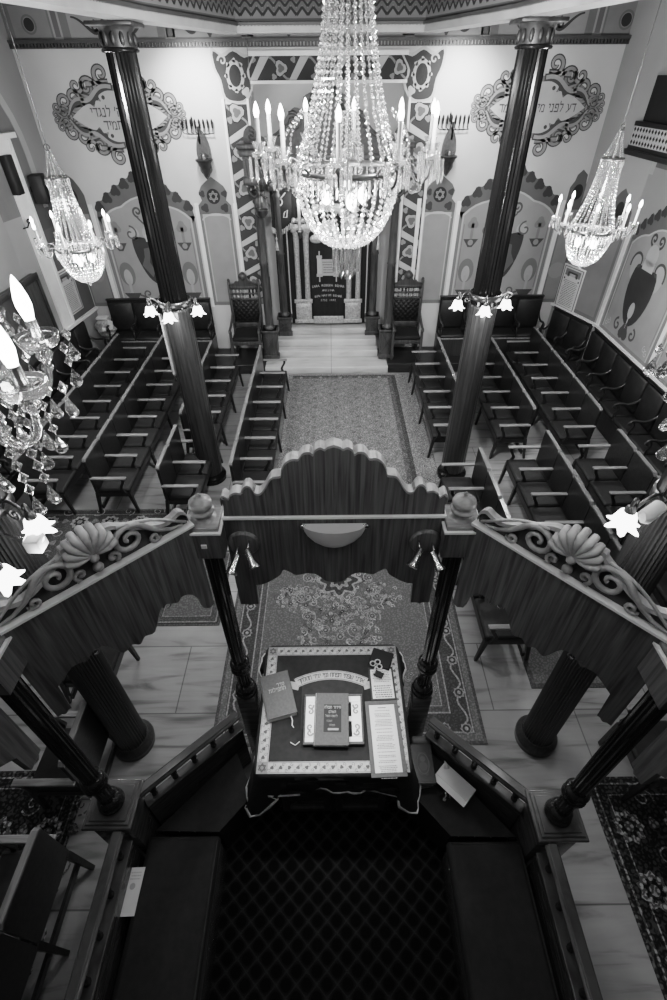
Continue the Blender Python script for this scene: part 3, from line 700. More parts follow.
def frame_at(p, q):
    """matrix: local x along p->q, local -y is the face towards the middle of the platform, origin at p"""
    d = Vector((q[0] - p[0], q[1] - p[1], 0)); L = d.length; d.normalize(); n = Vector((-d.y, d.x, 0))
    if n.dot(Vector((0 - (p[0] + q[0]) / 2, .9 - (p[1] + q[1]) / 2, 0))) > 0: n = -n
    return Matrix(((d.x, n.x, 0, p[0]), (d.y, n.y, 0, p[1]), (0, 0, 1, 0), (0, 0, 0, 1))), L
# front valance
def place(t, Mx): t.matrix_world = Mx
t = thing('bima_valance', 'front wooden valance with scalloped crest and oval lamp facing the table', 'valance', (0.007, 1.83, 0))
edge = [(-.57, 3.0), (-.57, 2.29), (-.46, 2.29), (-.455, 2.47)] + smooth_pts([(-.42, 2.475), (-.375, 2.50), (-.31, 2.555), (-.29, 2.60), (-.255, 2.585), (-.22, 2.555), (-.15, 2.57), (-.10, 2.555), (-.05, 2.50), (0, 2.485)], 3)
half = edge; poly = half + [(-x, z) for x, z in half[::-1][1:]]
m = MB(); m.prism(poly, -.018, .018); m.build('panel', 'valance', t)
for s in (-1, 1):
    m = MB(); m.lathe([(.004, -.03), (.016, -.015), (.02, 0)], 8, Matrix.Translation((s * .515, 0, 2.29))); m.build('carved_drop', 'valance', t)
    m = MB(); m.tube([(x * s, -.01, z) for x, z in bez((.255, 2.585), (.30, 2.66), (.34, 2.62), (.305, 2.60), 8)], .009, 5); m.build('carved_curl', 'valance', t)
m = MB(); m.box(-.57, .57, -.03, .03, 3.0, 3.014); m.build('ledge', 'white', t)
pr = [(-.56, 3.02)] + smooth_pts([(-.56, 3.10), (-.56, 3.145), (-.545, 3.168), (-.53, 3.158), (-.518, 3.15), (-.505, 3.176), (-.48, 3.19), (-.455, 3.185), (-.445, 3.205), (-.43, 3.228), (-.41, 3.232), (-.395, 3.212), (-.385, 3.185), (-.36, 3.182), (-.335, 3.215), (-.31, 3.265), (-.29, 3.287), (-.26, 3.292), (-.25, 3.30), (-.245, 3.335), (-.225, 3.375), (-.195, 3.397), (-.165, 3.397), (-.155, 3.412), (-.138, 3.433), (-.11, 3.436), (-.095, 3.424), (-.085, 3.448), (-.062, 3.464), (-.042, 3.454), (-.028, 3.466), (0, 3.476)], 3)
pr = [(x, 3.02 + (z - 3.02) * .95) for x, z in pr]
poly = pr + [(-x, z) for x, z in pr[::-1][1:]]
m = MB(); m.prism([(x * .985, z - .012) if z > 3.03 else (x, z) for x, z in poly], -.02, .03); cr = m.build('crest', 'valance', t)
m = MB(); tp = [p for p in poly if p[1] > 3.03]
rows = []
m.rings([[(x, -.026, z - .014), (x, .036, z - .014), (x, .036, z), (x, -.026, z)] for x, z in tp], True, True, smooth=False); m.build('crest_rim', 'crest', cr)  # paler rim: light falling on the crest top is put into its colour
front_valance = t
# side valances with carved shell crests
def side_valance(p, q, label, s):
    Mx, L = frame_at(p, q); t = thing('bima_valance', label, 'valance'); t.matrix_world = Mx
    b = [(0, 3.01), (0, 2.37), (.035, 2.36), (.075, 2.39), (.085, 2.48)] + smooth_pts([(.12, 2.55), (.17, 2.585), (.23, 2.57), (.28, 2.60), (.33, 2.585), (.40, 2.46), (.46, 2.475), (.50, 2.44), (.54, 2.475), (.60, 2.46), (.66, 2.585), (.72, 2.60), (.77, 2.57), (.84, 2.585), (.90, 2.55)], 3) + [(.945, 2.52), (.955, 2.32), (1.03, 2.32), (1.03, 3.01)]
    b = [(x * L, z) for x, z in b]
    m = MB(); m.prism(b[::-1], -.018, .018); m.build('panel', 'valance', t)
    for x in (.22, .28, .72, .78): m = MB(); m.tube([(x * L + .02 * math.cos(u), -.014, 2.585 + .02 * math.sin(u)) for u in [i * PI / 5 for i in range(9)]], .006, 5); m.build('carved_curl', 'valance', t)
    m = MB(); m.lathe([(.004, -.035), (.018, -.015), (.02, 0)], 8, Matrix.Translation((.99 * L, 0, 2.32))); m.build('carved_drop', 'valance', t)
    m = MB(); m.box(0, L, -.032, .03, 3.01, 3.024); m.build('ledge', 'white', t)
    c = L / 2 + .02
    top = smooth_pts([(.015, 3.06), (.02, 3.10), (.05, 3.128), (.085, 3.115), (.13, 3.108), (.19, 3.13), (.26, 3.175), (.33, 3.222), (c - .10, 3.245), (c, 3.245), (c + .10, 3.245), (L - .33, 3.222), (L - .26, 3.175), (L - .19, 3.13), (L - .13, 3.108), (L - .085, 3.115), (L - .05, 3.128), (L - .02, 3.10), (L - .015, 3.06)], 3)
    m = MB(); m.prism([(L - .02, 3.02), (.02, 3.02)] + [(x, z - .02) for x, z in top], .004, .016); cr = m.build('crest', 'clad', t)
    m = MB(); m.rings([[(x, -.016, z - .020), (x, .024, z - .024), (x, .024, z), (x, -.012, z + .001)] for x, z in top], True, True, smooth=False); m.build('crest_rim', 'crest', cr)  # rim lightened by its material to look lit from above
    for q in (-1, 1):                                             # pierced scrollwork
        def tb(P, r, n=7): m = MB(); m.tube([(c + q * x, -.012, z) for x, z in P], r, n); m.build('scrollwork', 'crest', cr)
        tb([(.42, 3.045), (.36, 3.055), (.30, 3.09), (.245, 3.15)] + spiral(.165, 3.125, .082, .5, 1.55, 24), [.005, .009, .012, .015] + [.017 - .0003 * i for i in range(25)])
        tb([(.10, 3.045)] + spiral(.075, 3.075, .03, -1.2, 1.1, 12), .010); tb([(.30, 3.05)] + spiral(.275, 3.06, .028, -.4, -1.2, 12), .010)
        tb(bez((.44, 3.05), (.35, 3.11), (.28, 3.20), (.13, 3.218), 8), .008)
    for i in range(9):                                            # shell of nine ribs
        a = PI * (.06 + .88 * i / 8); l = .115 + .02 * math.sin(a)
        m = MB(); m.tube([(c + u * l * math.cos(a) * .85, -.022 - .02 * math.sin(u * 2.4), 3.15 + u * l * math.sin(a)) for u in (.05, .35, .7, .95)] + [(c + l * math.cos(a) * .87, .015, 3.15 + l * math.sin(a) * 1.02)], [.006, .010, .016, .019, .017], 8); m.build('shell_rib', 'crest', cr)
    m = MB(); m.sphere((c, -.03, 3.14), .022, 10, 8).sphere((c, -.026, 3.08), .024, 10, 8); m.build('shell_boss', 'crest', cr)
    return t
side_valance((-.71, 1.77), (-1.36, 1.15), 'left slanting wooden valance with carved shell crest above the thick column', -1)
side_valance((.71, 1.76), (1.33, 1.08), 'right slanting wooden valance with carved shell crest above the thick column', 1)
def long_valance(x, y0, label):
    Mx, L = frame_at((x, y0), (x, -1.6)); t = thing('bima_valance', label, 'valance'); t.matrix_world = Mx
    b = [(0, 3.01), (0, 2.27), (.09, 2.27), (.10, 2.43)] + smooth_pts([(.2, 2.55), (.35, 2.6), (.6, 2.58), (1.0, 2.45), (1.4, 2.58)], 3) + [(L, 2.5), (L, 3.01)]
    m = MB(); m.prism(b[::-1], -.018, .018); m.build('panel', 'valance', t)
    m = MB(); m.box(0, L, -.045, .03, 3.01, 3.03); m.build('ledge', 'white', t)
    m = MB(); m.lathe([(.004, -.04), (.02, -.015), (.03, 0)], 8, Matrix.Translation((.045, 0, 2.27))); m.build('carved_drop', 'valance', t)
    return t
long_valance(-1.43, .985, 'straight wooden valance running back from the left pedestal post')
long_valance(1.40, .895, 'straight wooden valance running back from the right pedestal post')
# lamp and spotlights on the front valance
t = thing('wall_lamp', 'frosted half bowl lamp mid way along the front valance', 'lamp', (.007, 1.806, 2.93))
m = MB(); R_ = []
for k in range(7):
    u = k / 6; w = .165 * math.cos(u * PI / 2 * .98); R_.append([(w * math.cos(PI + i * PI / 12), .075 * math.cos(u * 1.3) * math.sin(PI + i * PI / 12), .035 - .15 * math.sin(u * PI / 2)) for i in range(13)])
m.rings(R_, True, True); m.build('glass_bowl', 'frost', t)
m = MB()
for s in (-1, 1): m.sphere((s * .16, -.012, .025), .014, 8, 6, None, (1.6, .7, 1))
m.build('clip', 'chrome', t)
def spotpair(x, label, a1, a2):
    t = thing('spotlight_plate', label, 'spotlight', (x, 1.808, 2.83), 0, 'twin spotlights on the front valance')
    m = MB(); m.lathe([(.085, 0), (.085, .012), (.075, .02)], 28, Matrix.Rotation(PI / 2, 4, 'X')); m.build('plate', 'valance', t)
    for (dx, dz, ang) in (a1, a2):
        m = MB(); m.tube([(dx, -.02, dz + .02), (dx, -.06, dz + .02), (dx, -.075, dz)], .006, 6)
        Mx = Matrix.Translation((dx, -.08, dz)) @ Matrix.Rotation(ang, 4, 'Y') @ Matrix.Rotation(-.75, 4, 'X')
        m.lathe([(.012, .02), (.018, .015), (.019, -.05), (.024, -.06), (.032, -.085), (.031, -.09), (.02, -.085)], 16, Mx); m.build('spot', 'chrome', t)
spotpair(-.475, 'pair of small metal spotlights on round plate at left end of front valance', (-.03, -.03, .45), (.035, .01, -.6))
spotpair(.49, 'pair of small metal spotlights on round plate at right end of front valance', (-.04, .0, .75), (.035, -.02, -.5))

# railings
def railing(p, q, label, n):
    Mx, L = frame_at(p, q); t = thing('bima_railing', label, 'railing'); t.matrix_world = Mx
    m = MB(); m.box(0, L, -.04, .04, 1.125, 1.155, .012); m.box(0, L, -.028, .028, 1.155, 1.168, .006); m.build('handrail', 'rail', t)
    m = MB(); m.box(0, L, -.045, .03, .955, .975, .006); m.build('lower_rail', 'rail', t)
    m = MB(); m.box(0, L, -.012, .018, .02, .955); m.build('panel', 'rail', t)
    for i in range(n):
        x = L * (i + .5) / n; m = MB(); m.lathe([(.018, .975), (.022, .99), (.014, 1.01), (.024, 1.05), (.014, 1.09), (.02, 1.11), (.018, 1.125)], 10, Matrix.Translation((x, 0, 0))); m.build('spindle', 'post', t)
    return t
railing((-1.30, 1.16), (-.72, 1.68), 'slanting left rail from the pedestal post to the table', 5)
railing((1.27, 1.10), (.70, 1.62), 'slanting right rail from the pedestal post to the table, beside the white box', 5)
railing((-1.36, .94), (-1.36, -1.5), 'straight left rail behind the bench with the paper', 13)
railing((1.315, .85), (1.305, -1.5), 'straight right rail behind the bench below the round vase', 13)

# carpet, benches and side shelves on the platform
m = MB(); m._add([(x, y, BF + .0) for x, y in [(-1.29, -2.2), (1.27, -2.2), (1.25, 1.0), (.62, 1.6), (-.62, 1.62), (-1.28, 1.06)]], [(0, 1, 2, 3, 4, 5)])
m.v += [v + Vector((0, 0, -.012)) for v in m.v[:6]]; m.f += [(i, 6 + i, 6 + (i + 1) % 6, (i + 1) % 6) for i in range(6)]; m.sh += [None] * 6; m.sm += [False] * 6
tag(m.build('carpet', 'lattice'), 'near-black carpet with diamond lattice between the two velvet benches', 'carpet')
def bench(x0, x1, y1, label):
    t = thing('velvet_bench', label, 'bench', ((x0 + x1) / 2, (y1 - 1.4) / 2, BF)); w = (x1 - x0) / 2; d = (y1 + 1.4) / 2
    m = MB(); m.box(-w + .02, w - .01, -d, d - .01, 0, .36, .01); m.build('bench_box', 'rail', t)
    m = MB(); m.box(-w, w, -d, d, .36, .46, .035); m.build('seat_cushion', 'cushion', t)
    m = MB(); m.tube([(w - .012, -d + .03, .452), (w - .012, d - .03, .452), (-w + .03, d - .012, .452)], .006, 5); m.build('piping', 'bench', t)
bench(-1.29, -.80, 1.02, 'long dark velvet bench along the left rail with a paper on it')
bench(.755, 1.26, .97, 'long dark velvet bench along the right rail without papers')
def side_shelf(P, label):
    c = Vector((sum(p[0] for p in P) / 4, sum(p[1] for p in P) / 4, 0)); t = thing('corner_shelf', label, 'shelf', (c.x, c.y, BF))
    m = MB(); m._add([(x - c.x, y - c.y, z) for z in (.42, .45) for x, y in P], [(3, 2, 1, 0), (4, 5, 6, 7), (0, 1, 5, 4), (1, 2, 6, 5), (2, 3, 7, 6), (3, 0, 4, 7)]); m.build('top', 'cushion', t)
    m = MB(); Q = [(c.x + (x - c.x) * .93, c.y + (y - c.y) * .93) for x, y in P]
    m._add([(x - c.x, y - c.y, z) for z in (0, .42) for x, y in Q], [(0, 1, 5, 4), (1, 2, 6, 5), (2, 3, 7, 6), (3, 0, 4, 7)]); m.build('carcass', 'bench', t)
    m = MB(); a, b = Vector(P[0]), Vector(P[1])
    for i in range(4): q = a + (b - a) * (.12 + .25 * i); m.sphere((q.x - c.x, q.y - c.y, .445), .006, 6, 5)
    m.build('upholstery_nail', 'brass', t)
side_shelf([(.79, 1.0), (1.235, .99), (.74, 1.56), (.57, 1.25)], 'dark corner shelf right of the table carrying books and a white box')
side_shelf([(-1.25, 1.05), (-.81, 1.04), (-.60, 1.27), (-.76, 1.56)], 'dark empty corner shelf left of the table')
# paper on the left bench
A = Art((-1.315, .72, BF + .463), (1, .03, 0), (0, 1, 0)); A.rect(-.045, .055, -.13, .12, .62, 0).disc(.0, .02, .018, .35, 1).textlines(-.03, .04, .1, .05, 3, .4, 1)
tag(A.build('paper_sheet', 'print'), 'white paper slip lying at the rail edge of the left velvet bench', 'paper')

# ------------------------------------------------------------------ reading table, cloth and the things on it
TZ = 1.20; tx0, tx1, ty0, ty1 = -.545, .515, 1.235, 2.215; tcx = (tx0 + tx1) / 2; tcy = (ty0 + ty1) / 2
t = thing('reading_table', 'wooden reading table with framed panel doors under the dark cloth', 'table', (tcx, tcy, 0))
m = MB(); m.box(tx0 + .02 - tcx, tx1 - .02 - tcx, ty0 + .02 - tcy, ty1 - .02 - tcy, TZ - .04, TZ - .004); m.build('tabletop', 'rail', t)
m = MB(); m.box(-.42, .42, ty0 + .06 - tcy, .28, BF, TZ - .04); m.build('cabinet_body', 'rail', t)
for s in (-1, 1):
    m = MB(); y = ty0 + .06 - tcy
    m.box(s * .02, s * .39, y - .015, y, BF + .04, BF + .10).box(s * .02, s * .39, y - .015, y, TZ - .16, TZ - .1).box(s * .02, s * .07, y - .015, y, BF + .1, TZ - .16).box(s * .34, s * .39, y - .015, y, BF + .1, TZ - .16); m.build('door_frame', 'arkwood', t)
# the cloth: rounded top, then skirt with soft folds
t = None
N = 96; rings = []
def outline(u):
    """unit square outline point for u in 0..1 (counter-clockwise from front left), with side index"""
    s = u * 4; k = int(s) % 4; f_ = s - int(s)
    return [(-1 + 2 * f_, -1), (1, -1 + 2 * f_), (1 - 2 * f_, 1), (-1, 1 - 2 * f_)][k], k, f_
hx, hy = (tx1 - tx0) / 2, (ty1 - ty0) / 2
def ring_pt(i, e, z, r=.05):
    (a, b), k, f_ = outline(i / N); x, y = a * (hx + e), b * (hy + e); rr = max(r + e, .02)
    ax, ay = max(abs(x) - (hx + e - rr), 0), max(abs(y) - (hy + e - rr), 0); l = math.hypot(ax, ay)
    if l > rr: x = math.copysign(hx + e - rr + ax * rr / l, x); y = math.copysign(hy + e - rr + ay * rr / l, y)
    return x, y, z
for e, z in ((-.3, TZ + .004), (-.02, TZ + .004), (-.004, TZ), (.004, TZ - .012)): rings.append([ring_pt(i, e, z) for i in range(N)])
hem = []
for lv in range(1, 7):
    ring = []
    for i in range(N):
        (a, b), k, f_ = outline(i / N); cornr = min(f_, 1 - f_) * 2; near_c = math.exp(-(cornr * 3.2) ** 2)
        front = k == 0
        if front: near_c = math.exp(-((min(f_, 1 - f_) - .07) / .085) ** 2)
        drop = (.225 + .02 * math.sin(i * 1.1) if front else .24) + near_c * (.20 if (k == 0 or (k == 1 and f_ < .5) or (k == 3 and f_ > .5)) else .06)
        fl = math.exp(-(cornr * 3.2) ** 2) * .12 + .012 * math.sin(i * 1.7) * (lv / 6) + .012 * math.sin(i * .9 + 1)
        v = lv / 6; e = .006 + fl * v ** 1.3 + .012 * v
        x, y, z = ring_pt(i, e, TZ - .012 - drop * v, .05 + .03 * v)
        ring.append((x, y, z))
    rings.append(ring); hem = ring
m = MB(); m.rings(rings, True, False); cloth = tag(m.build('tablecloth', 'cushion', None, (tcx, tcy, 0)), 'dark velvet cloth with pale embroidered border draped over the reading table', 'tablecloth')
sol = cloth.modifiers.new('thick', 'SOLIDIFY'); sol.thickness = .003; sol.offset = -1
m = MB(); m.tube([(x, y, z) for x, y, z in hem + hem[:1]], [.010 + .003 * (i % 2) for i in range(N + 1)], 5, False); m.build('fringe', 'page', cloth)
A = Art((-tcx, -tcy, TZ + .0076), (1, 0, 0), (0, 1, 0), .0005)
bx0, bx1, by0, by1 = -.528, .497, 1.245, 2.195; w = .075; Bs = .50
for x0, x1, y0, y1 in ((bx0, bx1, by0, by0 + w), (bx0, bx1, by1 - w, by1), (bx0, bx0 + w, by0, by1), (bx1 - w + .012, bx1, by0, by1)): A.rect(x0, x1, y0, y1, Bs, 0)
rnd = random.Random(3)
def emb(x0, x1, y0, y1, vert):
    L = (y1 - y0) if vert else (x1 - x0); n = int(L / .055)
    for k in range(n):
        u = (k + .5) / n * L; cx, cy = (x0 + w / 2, y0 + u) if vert else (x0 + u, y0 + w / 2)
        A.leaf(cx, cy, .014, rnd.random() * 6, .12, 1)
        for q in (-1, 1):
            px, py = (cx + q * .018, cy + .018 * q) if vert else (cx + .018 * q, cy + q * .018)
            A.line(spiral(px, py, .013, rnd.random() * 6, q * 1.1, 9), .0035, .17, 1)
    for q in (.006, w - .006):
        if vert: A.line([(x0 + q, y0), (x0 + q, y1)], .003, .14, 1)
        else: A.line([(x0, y0 + q), (x1, y0 + q)], .003, .14, 1)
emb(bx0 + w, bx1 - w, by0, by0 + w, False); emb(bx0 + w, bx1 - w, by1 - w, by1, False); emb(bx0, bx0 + w, by0 + w, by1 - w, True); emb(bx1 - w + .006, bx1, by0 + w, by1 - w, True)
for x in (bx0 + w / 2, bx1 - w / 2):
    for y in (by0 + w / 2, by1 - w / 2): A.rect(x - w / 2, x + w / 2, y - w / 2, y + w / 2, .30, 2).star(x, y, .028, .12, 3)
A.build('embroidered_border', 'cloth', cloth)
A = Art((-tcx, -tcy, TZ + .0076), (1, 0, 0), (0, 1, 0), .0005)
cxb, R1 = -.024, .62; cyb = 1.985 - R1 - .0
a0 = math.asin(.285 / R1)
A.ribbon([(cxb + (R1 - .037) * math.sin(-a0 + 2 * a0 * i / 30), cyb + (R1 - .037) * math.cos(-a0 + 2 * a0 * i / 30)) for i in range(31)], .075, .075, .42, 1)
for d in (-.031, .031): A.ribbon([(cxb + (R1 - .037 + d) * math.sin(-a0 + 2 * a0 * i / 30), cyb + (R1 - .037 + d) * math.cos(-a0 + 2 * a0 * i / 30)) for i in range(31)], .004, .004, .12, 2)
for s in (-1, 1): A.fill([(cxb + s * x, y) for x, y in ((.24, 1.885), (.315, 1.90), (.325, 1.845), (.25, 1.825))], .36, 0)
ln = 'אדני שפתי תפתח ופי יגיד תהלתך'
tw = [HEB[ch][0] + .2 for ch in ln]; acc = 0
for ch, w_ in zip(ln, tw):
    a = a0 * .93 - 1.86 * a0 * (acc + w_ / 2) / sum(tw); acc += w_
    if ch != ' ': A.htext(ch, cxb + (R1 - .037) * math.sin(a), cyb + (R1 - .037) * math.cos(a), .030, .05, 3, -a)
A.build('lettered_band', 'cloth', cloth)
# books
def book(name, loc, rz, w, h, th, label, cover, front, mat='greycloth'):
    t = thing(name, label, 'book', loc, rz)
    o1, o2 = (.010, .016) if mat == 'greycloth' else (.003, .004)
    m = MB(); m.box(-w / 2 - o1, w / 2, -h / 2, h / 2 + o2, 0, .004, .001).box(-w / 2, w / 2, -h / 2, h / 2, th - .004, th, .001).box(w / 2 - .004, w / 2, -h / 2, h / 2, 0, th, .001)
    m.build('cover', mat, t)
    m = MB(); m.rings([[(-w / 2 + .004 - o1 * q, -h / 2 + .004, z), (w / 2 - .005, -h / 2 + .004, z), (w / 2 - .005, h / 2 - .004 + o2 * q, z), (-w / 2 + .004 - o1 * q, h / 2 - .004 + o2 * q, z)] for z, q in ((.004, 1.), (th - .004, .35))], True, True, smooth=False); m.build('pages', 'page', t)
    if front:
        A = Art((0, 0, th + .0002), (1, 0, 0), (0, 1, 0), .0004); front(A); A.build('cover_print', 'print', t)
    return t
def f1(A): A.htext('סדר', .03, .068, .024, .38, 0).htext('התפילות', .0, .034, .025, .38, 0)
def f2(A):
    A.rect(-.062, .066, -.10, .10, .022, 0).line([(-.062, -.10), (.066, -.10), (.066, .10), (-.062, .10), (-.062, -.10)], .003, .12, 1)
    A.htext('סידור תפלה', .002, .078, .0165, .42, 1).htext('השלם', .0, .045, .015, .36, 1).htext('לימות החול', -.006, .015, .0125, .30, 1).htext('ושבת', -.02, -.02, .012, .22, 1).htext('תפלה', .0, -.05, .012, .24, 1).rect(-.03, .045, -.085, -.07, .28, 1)
b1 = book('prayer_book', (-.415, 1.77, TZ + .0098), .275, .215, .34, .055, 'grey clothbound book with ribbon marker at left edge of the table', 'R', f1)
m = MB(); m.tube([(.055, -.17, .02), (.06, -.20, .012), (.05, -.23, .004), (.058, -.25, .003)], .004, 5); m.build('ribbon_marker', 'white', b1)
# pale ornate tray under the middle book
t = thing('book_stand', 'pale ornate openwork book tray under the grey book mid table', 'book stand', (-.01, 1.60, TZ + .0098))
m = MB()
for x0, x1, y0, y1 in ((-.20, .20, .12, .165), (-.20, .20, -.165, -.13), (-.20, -.13, -.13, .12), (.13, .20, -.13, .12), (-.13, .13, -.02, .015)): m.box(x0, x1, y0, y1, 0, .022, .003)
m.build('openwork_top', 'white', t)
m = MB(); m.box(-.213, .213, -.185, -.165, 0, .03, .004).box(-.213, .213, .165, .18, 0, .026, .003).box(-.213, -.2, -.165, .165, 0, .026, .003).box(.2, .213, -.165, .165, 0, .026, .003); m.prism([(-.04, .18), (.04, .18), (.0, .215)], 0, .02, Matrix.Rotation(PI / 2, 4, 'X') @ Matrix.Translation((0, -.02, 0))) if False else None
m.build('frame', 'clad', t)
A = Art((0, 0, .0222), (1, 0, 0), (0, 1, 0), .0004)
for s in (-1, 1):
    A.mx = s
    for y in (-.1, -.06, .05, .09): A.scroll(.165, y, .022, y * 30, 1.1, .008, .08, .3, 0)
    A.mx = 1
A.build('tray_ornament', 'print', t)
m = MB(); m.tube([(-.30, -.155, .002), (-.265, -.175, .002), (-.235, -.15, .002)], .003, 5); m.build('cord', 'white', t)
book('prayer_book', (-.018, 1.585, TZ + .0334), -.02, .236, .37, .034, 'grey clothbound book with dark label plate lying mid table', 'R', f2)
# framed cards, pouch with keys
def card(loc, rz, w, h, label, fr, matf):
    t = thing('framed_card', label, 'framed text', loc, rz)
    m = MB()
    m.box(-w / 2, w / 2, -h / 2, h / 2, 0, .006, .001)
    for x0, x1, y0, y1 in ((-w / 2, w / 2, h / 2 - fr, h / 2), (-w / 2, w / 2, -h / 2, -h / 2 + fr), (-w / 2, -w / 2 + fr, -h / 2 + fr, h / 2 - fr), (w / 2 - fr, w / 2, -h / 2 + fr, h / 2 - fr)): m.box(x0, x1, y0, y1, .006, .012, .002)
    m.build('frame', matf, t)
    A = Art((0, 0, .006), (1, 0, 0), (0, 1, 0), .0005); A.rect(-w / 2 + fr, w / 2 - fr, -h / 2 + fr, h / 2 - fr, .62, 0)
    x0, x1 = -w / 2 + fr * 1.6, w / 2 - fr * 1.6
    if h > .4:
        y = h / 2 - fr * 1.5; A.rect(-.03, .03, y - .012, y - .006, .15, 1)
        for k, n in enumerate((1, 3, 5, 1, 1, 4, 4, 1, 2, 2, 6, 1)):
            A.textlines(x0 + .01, x1 - .01, y - .025, y - .025 - .0105 * n, n, .22, 1, .5); y -= .0105 * n + .0125
    else: A.textlines(x0, x1, h / 2 - fr * 1.8, .01, 7, .2, 1, .45).textlines(x0, x1, -.01, -h / 2 + fr * 1.4, 6, .12, 1, .5)
    A.build('printed_sheet', 'print', t); return t
card((.362, 1.868, TZ + .0098), .03, .19, .265, 'small framed prayer card with dark frame beside the dark pouch', .014, 'bench')
card((.349, 1.472, TZ + .0098), .03, .24, .52, 'tall framed prayer card with grey frame at right table edge', .028, 'greycloth')
t = thing('velvet_pouch', 'small black velvet pouch with bunch of metal keys at table corner', 'pouch', (.37, 2.07, TZ + .0098), -.35)
m = MB(); m.box(-.085, .085, -.075, .08, 0, .022, .01); m.build('pouch', 'black', t)
t = thing('key_bunch', 'openwork metal key ornament with dark tag lying over the pouch', 'keys', (.325, 2.01, TZ + .0334), -.5)
m = MB()
for k, (x, y) in enumerate(((0, .03), (-.028, .0), (.028, .0))): m.tube([(x + .02 * math.cos(u), y + .02 * math.sin(u), .006) for u in [i * PI / 6 for i in range(13)]], .005, 6)
m.tube([(0, -.01, .006), (.01, -.05, .006), (.02, -.07, .006)], .005, 6).tube([(0, -.04, .006), (.02, -.05, .006)], .004, 5); m.build('key', 'silver', t)
m = MB(); m.box(.015, .085, -.085, -.035, .0, .008, .003); m.build('tag', 'black', t)

# things on the right corner shelf
SZ = BF + .45
bk = [book('prayer_book', (.64, 1.42, SZ + i * .034), r, .15 - .01 * (i == 0), .25, .032, lab, 'R', None, 'leather') for i, (r, lab) in enumerate(((.12, 'lowest dark book of the stack on the right corner shelf'), (.04, 'second dark book of the stack on the right corner shelf'), (.08, 'third dark book of the stack on the right corner shelf')))]
def f3(A):
    A.fill([(.05 * math.cos(u) * (1 + .08 * math.cos(6 * u)), .085 * math.sin(u) * (1 + .08 * math.cos(6 * u))) for u in [i * PI / 18 for i in range(36)]], .05, 0).ring(0, 0, .042, .004, .09, 1, .072)
    A.disc(0, .03, .02, .08, 1).disc(0, -.02, .03, .07, 1)
book('prayer_book', (.645, 1.42, SZ + .102), 0., .155, .27, .035, 'top dark leather book with round emblem on the right corner shelf', 'R', f3, 'leather')
t = tag(MB().tube([(-.068, 0, 0), (-.06, 0, 0), (.06, 0, 0), (.068, 0, 0)], [.02, .032, .032, .02], 14).build('cloth_roll', 'greycloth', None, (.655, 1.585, SZ + .125)), 'rolled grey cloth at the far end of the book stack', 'roll')
m = MB(); m.box(-.032, .032, -.05, .05, 0, .09); st = tag(m.build('storage_box', 'bench', None, (.655, 1.58, SZ)), 'small dark box under the rolled grey cloth', 'box')
t = thing('cardboard_box', 'white cardboard box leaning beside the right slanting rail', 'box', (.875, 1.315, SZ), -.79)
m = MB(); m.box(-.135, .135, -.06, .055, 0, .085, .003); m.build('carton', 'tissue', t)
m = MB(); m._add([(-.135, -.06, .086), (.135, -.06, .086), (.135, -.11, .10), (-.135, -.11, .10)], [(0, 1, 2, 3)]); m.build('flap', 'tissue', t)
m = MB(); m.tube([(-.1, .02, .085), (-.11, .03, .12), (-.135, .035, .14)], [.02, .012, .003], 6, True, None, .3); m.build('tissue', 'tissue', t)
t = thing('glass_vase', 'small round clear glass vase beside the white box', 'vase', (.785, 1.225, SZ))
m = MB(); m.lathe([(.02, 0), (.035, .008), (.042, .035), (.036, .06), (.02, .075), (.024, .085)], 20, None, True, False); m.build('bowl', 'glass', t)
m = MB(); m.tube([(.0, 0, .02), (.002, 0, .08), (-.01, .0, .13)], .004, 6); m.build('wick', 'tissue', t)
